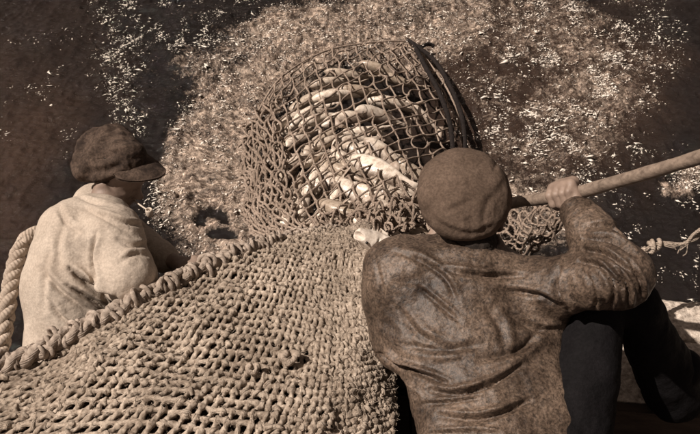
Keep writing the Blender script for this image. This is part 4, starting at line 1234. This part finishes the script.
T = Field((-.2, .95, .2), (1.3, 2.2, 1.6), .008)
for h_, k_, f_ in ((hipL, knL, ftL), (hipR, knR, ftR)):
    k2_ = knR2 if k_ is knR else k_
    T.cone(h_, k_, .138, .072, .02); T.cone(k_, k2_, .06, .07, .01); T.cone(k2_, f_ + np.array([0, 0, .02]), .074, .100, .02)
T.cone(hipL, hipR, .13, .13, .05)
T.cone(pel, wai - nb * .08, .15, .10, .05)
cloth(T, [], manR, 'trousers', M['trousers'], 3, .006, 5, 12)
for f_ in (ftL, ftR):
    BT = Field(f_ - .3, f_ + .3, .008)
    BT.cone(f_ + (0, 0, .14), f_, .066, .056, .03); BT.cone(f_, f_ + np.array([0, .16, -.005]), .052, .048, .02, np.array([0, 0, 1.]), .8)
    V, F = BT.mesh(); child('boot', V, F, M['trousers'], manR)
# hair, lengthened down the nape as painted shade under the cap
Hh = Field(hd - .2, hd + .2, .005)
Hh.ell(hd - Fd * .035 - Ud * .0, [Fd, np.cross(Ud, Fd), Ud], (.085, .082, .085), .01)
Hh.cone(hd - Fd * .045 - Ud * .035, nek - Fd * .01 + Ud * .02, .062, .066, .02)
V, F = Hh.mesh(); V = V + vnormals(V, F) * (.003 * vnoise(V, 160, 4))[:, None]; child('hair', V, F, M['hair'], manR)

def cap(root, c, nrm, fdir, R, Hh_, band_c, band_r, brim, mat, strokes, lump=.006, seed=1, sag=None, it=3, seam_d=1.0):
    nrm = norm(nrm); fdir = norm(fdir - (fdir @ nrm) * nrm); ld = np.cross(nrm, fdir)
    f = Field(c - .24, c + .24, .004)
    f.ell(c, [fdir, ld, nrm], (R, R * .97, Hh_), .03)
    if sag is not None: f.ell(c + sag[0], [fdir, ld, nrm], sag[1], .05)
    f.cone(band_c[0], band_c[1], band_r, band_r, .018)
    V, F = f.mesh(); V = relax(V, F, it)
    N = vnormals(V, F)
    # eight panel seams radiating from the button
    rel = V - c; a_ = np.arctan2(rel @ ld, rel @ fdir); rr = np.hypot(rel @ ld, rel @ fdir) / R
    seam = np.abs(((a_ / (math.pi / 4)) + .5) % 1 - .5) * (math.pi / 4) * rr * R
    topm = sstep(-.02, .01, rel @ nrm)
    V = V + N * ((seam_d * (-.0022 * np.exp(-(seam / .0035) ** 2) + .0024 * (1 - np.exp(-(seam / .02) ** 2))) * topm) + lump * fbm(V, 13, 3, seed) - lump * .7 * np.abs(vnoise(V, 22, seed + 3)))[:, None]
    V = folds(V, F, strokes)
    o = child('cap', V, F, mat, root)
    bt = ICO * .009; bt = bt * np.array([1, 1, .6]); 
    tipz = c + nrm * (Hh_ + .001)
    if brim[4] > .06: b_ = obj('button', mesh('button', bt + tipz - np.array(root.location), ICF, mat), o)
    if brim:
        bc, bf, bl, bu, L_, Wd = brim           # centre of root line, forward, lateral, up, length, half width
        n1_, n2_ = 26, 14
        s, t = np.meshgrid(np.linspace(-1, 1, n1_), np.linspace(0, 1, n2_), indexing='ij')
        ext = L_ * (1 - np.abs(s) ** 2.4) ** .6 + .012
        x = t * ext - .040 * (np.abs(s) ** 2) ; y = s * Wd * (1 - .04 * t); z = -.026 * s ** 2 - .016 * t ** 2
        q = bc + x[..., None] * bf + y[..., None] * bl + z[..., None] * bu
        q = q + bu * (.0035 * vnoise(q.reshape(-1, 3), 25, 8)).reshape(s.shape)[..., None]
        k = np.arange(n1_ * n2_).reshape(n1_, n2_)
        Fq = np.stack([k[:-1, :-1], k[1:, :-1], k[1:, 1:], k[:-1, 1:]], -1).reshape(-1, 4)
        A_ = q.reshape(-1, 3); Bq = A_ - bu * .007; off = len(A_)
        rim = np.concatenate([k[:, 0], k[-1, 1:], k[::-1, -1][1:], k[0, ::-1][1:-1]]); m_ = len(rim); j = np.arange(m_)
        Fr = np.stack([rim[j], rim[(j + 1) % m_], off + rim[(j + 1) % m_], off + rim[j]], -1)
        VV = np.vstack([A_, Bq]) - np.array(root.location)
        obj('visor', mesh('visor', VV, np.vstack([Fq, Fq[:, ::-1] + off, Fr]), mat), o)
    return o
LdR = np.cross(Ud, Fd)
cR = P(464, 189, 2.53)
cap(manR, cR, (.03, -.36, .93), Fd, .140, .082, (hd + Ud * .035, hd + Ud * .055), .088,
    (hd + Fd * .085 + Ud * .045, Fd, LdR, Ud, .05, .085), M['cap_brown'],
    [([(428, 207), (440, 224), (470, 234), (500, 224)], 3, .004), ([(484, 205), (500, 190), (508, 175)], 4, .003), ([(440, 215), (462, 205), (470, 200)], 3, .003),
     ([(497, 150), (498, 160), (494, 170)], 2, .005), ([(486, 232), (484, 215), (492, 195)], 3, .003)], .004, 4, (np.array([0, -.03, -.03]), (.125, .128, .06)), 3, .35)

# ---------------- the man on the left
manL = thing('person', 'man in dark flat cap and pale canvas smock bent over the rail, face in profile', 'person', (-.80, 1.85, DECKZ))
FL = norm((.82, -.40, -.40)); UL = norm((.45, -.05, .85)); UL = norm(UL - (UL @ FL) * FL); LL_ = np.cross(UL, FL)
hl = P(119, 174, 3.20)
nkL = P(104, 214, 3.14); 
ub2 = P(84, 240, 3.10); ch2 = P(76, 285, 3.08); wa2 = P(80, 350, 3.10); pe2 = P(88, 410, 3.1)
s_n = P(114, 236, 2.98); s_f = P(96, 207, 3.30)       # near and far shoulder
e_n = P(128, 276, 2.92); w_n = P(158, 308, 3.06)
e_f = P(142, 248, 3.30); w_f = P(180, 264, 3.16)
lo2 = np.array([-1.5, 1.2, .2]); hi2 = np.array([-.30, 2.95, 1.75])
B2 = Field(lo2, hi2, .0058)
head(B2, hl, FL, UL, 1.0)
B2.cone(hl - UL * .06 - FL * .02, nkL, .055, .065, .03)
B2.cone(ub2, ch2, .12, .13, .05); B2.cone(ch2, wa2, .13, .12, .05); B2.cone(wa2, pe2, .12, .14, .05)
kn1, kn2 = np.array([-.62, 2.02, .42]), np.array([-.92, 2.05, .42])
for k_, hx in ((kn1, .09), (kn2, -.09)):
    h_ = pe2 + np.array([hx, 0, -.03])
    B2.cone(h_, k_, .085, .06, .03); B2.cone(k_, k_ + np.array([0, -.42, -.10]), .055, .04, .02); B2.cone(k_ + np.array([0, -.42, -.10]), k_ + np.array([0, -.50, -.12]), .038, .03, .02)
B2.cone(s_n, e_n, .052, .042, .03); B2.cone(e_n, w_n, .040, .028, .02)
B2.cone(s_f, e_f, .052, .042, .03); B2.cone(e_f, w_f, .040, .028, .02)
adir = norm(np.array([.8, .6, .1]))
hand(B2, w_n, w_n + norm(w_n - e_n) * .07 - np.array([0, 0, .01]), adir, np.array([0, -.2, 1.]), .012, 1)
hand(B2, w_f, w_f + norm(w_f - e_f) * .07 - np.array([0, 0, .01]), adir, np.array([0, -.2, 1.]), .012, -1)
V, F = B2.mesh(); V = relax(V, F, 1, .4)
child('body', V, F, M['skin'], manL)

J2 = Field(lo2, hi2, .0055)
J2.cone(P(104, 221, 3.12), ub2, .085, .155, .06)
J2.cone(ub2, ch2, .160, .178, .06); J2.cone(ch2, wa2, .178, .185, .06); J2.cone(wa2, pe2, .185, .20, .05)
J2.cone(s_f, s_n, .085, .095, .06)
J2.cone(s_n, e_n, .098, .096, .05)
J2.cone(e_n, e_n + .42 * (w_n - e_n), .092, .068, .04)
J2.cone(e_n + .42 * (w_n - e_n) + (w_n - e_n) * .12, w_n, .05, .042, .012, cut=True)
J2.cone(s_f, e_f, .085, .078, .04); J2.cone(e_f, e_f * .4 + w_f * .6, .074, .058, .03)
for a0 in np.linspace(0, 2 * math.pi, 17)[:-1]:
    ax_ = norm(UL * .5 + np.array([.2, .1, .5])); e1 = norm(np.cross(ax_, FL)); e2 = np.cross(e1, ax_)
    ca = nkL + .080 * (math.sin(a0) * e1 + math.cos(a0) * e2) - ax_ * .01
    J2.cone(ca, ca + ax_ * .024, .012, .008, .015)
J2.cone(nkL - UL * .0, nkL + norm(hl - nkL) * .12, .063, .07, .01, cut=True)
st2 = [([(70, 270), (92, 286), (116, 300)], 3.6, .026), ([(68, 286), (92, 300), (112, 312)], 3.0, .016), ([(42, 270), (62, 292), (92, 314)], 4, .012),
       ([(48, 300), (62, 318), (82, 330)], 3.5, .010), ([(96, 232), (92, 256), (98, 284), (106, 300)], 3.0, .014), ([(102, 214), (124, 222), (148, 226)], 2.4, .010),
       ([(84, 208), (104, 218), (128, 232)], 3, .007), ([(58, 205), (66, 222), (84, 236)], 4, .006), ([(118, 240), (134, 246), (150, 244)], 3, .008),
       ([(66, 215), (58, 245), (60, 270)], 5, .006), ([(50, 245), (44, 280), (44, 310)], 4, .006), ([(120, 262), (134, 254), (150, 256)], 3, .007), ([(76, 196), (96, 203), (120, 206)], 2.4, .006)]
cloth(J2, st2, manL, 'smock', M['smock'], 2, .0035, 13, 13)
T2 = Field((-1.4, 1.2, .2), (-.35, 2.4, 1.2), .008)
for k_, hx in ((kn1, .09), (kn2, -.09)):
    h_ = pe2 + np.array([hx, 0, -.03]); T2.cone(h_, k_, .115, .09, .05); T2.cone(k_, k_ + np.array([0, -.40, -.07]), .088, .07, .03)
T2.cone(pe2 - np.array([.08, 0, 0]), pe2 + np.array([.08, 0, 0]), .14, .14, .05)
cloth(T2, [], manL, 'trousers', M['trousers'], 3, .006, 6, 12)
Hf = Field(hl - .2, hl + .2, .005)
Hf.ell(hl - FL * .040 + UL * .03, [FL, LL_, UL], (.072, .079, .080), .01)
V, F = Hf.mesh(); V = V + vnormals(V, F) * (.003 * vnoise(V, 160, 4))[:, None]; child('hair', V, F, M['hair'], manL)
cL = P(107, 156, 3.19)
bfL = norm(FL + UL * .30)
cap(manL, cL, (-.40, -.20, .88), FL, .130, .066, (hl + UL * .070 + FL * .005, hl + UL * .085 + FL * .005), .080,
    (hl + FL * .050 + UL * .112, bfL, LL_, norm(np.cross(bfL, LL_)), .100, .098), M['cap_dark'],
    [([(84, 152), (100, 158), (122, 150)], 3, .008), ([(88, 172), (108, 170), (128, 160)], 3, .008), ([(92, 186), (112, 182), (128, 172)], 3, .007),
     ([(96, 140), (112, 145), (128, 140)], 2.5, .006), ([(80, 178), (92, 190), (104, 190)], 3, .006)], .010, 21, (-FL * .05 - UL * .005, (.09, .11, .055)))

# his pipe
pipe = thing('tobacco_pipe', 'small pale stemmed pipe in the mouth of the man in the smock', 'pipe', tuple(hl + FL * .095 - UL * .069))
m0 = hl + FL * .094 - UL * .069; m1 = P(149, 211, 3.12)
c = spline([m0, (m0 + m1) / 2 - np.array([0, 0, .002]), m1], 20)
V, F, uv = tubes(c[None], np.full((1, 20), .0032), 8, (0, 1, 0)); child('stem', V, F, M['pipe'], pipe, True, uv)
n_, s_ = 9, 14
hp = np.array([0, .004, .012, .022, .032, .038, .038, .030, .010]) ; rp = np.array([.002, .009, .013, .0145, .0135, .0125, .0095, .009, .006])
aa = np.arange(s_) * 2 * math.pi / s_
bowl = np.stack([rp[:, None] * np.cos(aa), rp[:, None] * np.sin(aa), np.broadcast_to(hp[:, None], (n_, s_))], -1).reshape(-1, 3) + m1 - np.array([0, 0, .03])
k = np.arange(n_ * s_).reshape(n_, s_); k1 = np.roll(k, -1, 1)
child('bowl', bowl, np.stack([k[:-1], k1[:-1], k1[1:], k[1:]], -1).reshape(-1, 4), M['pipe'], pipe)
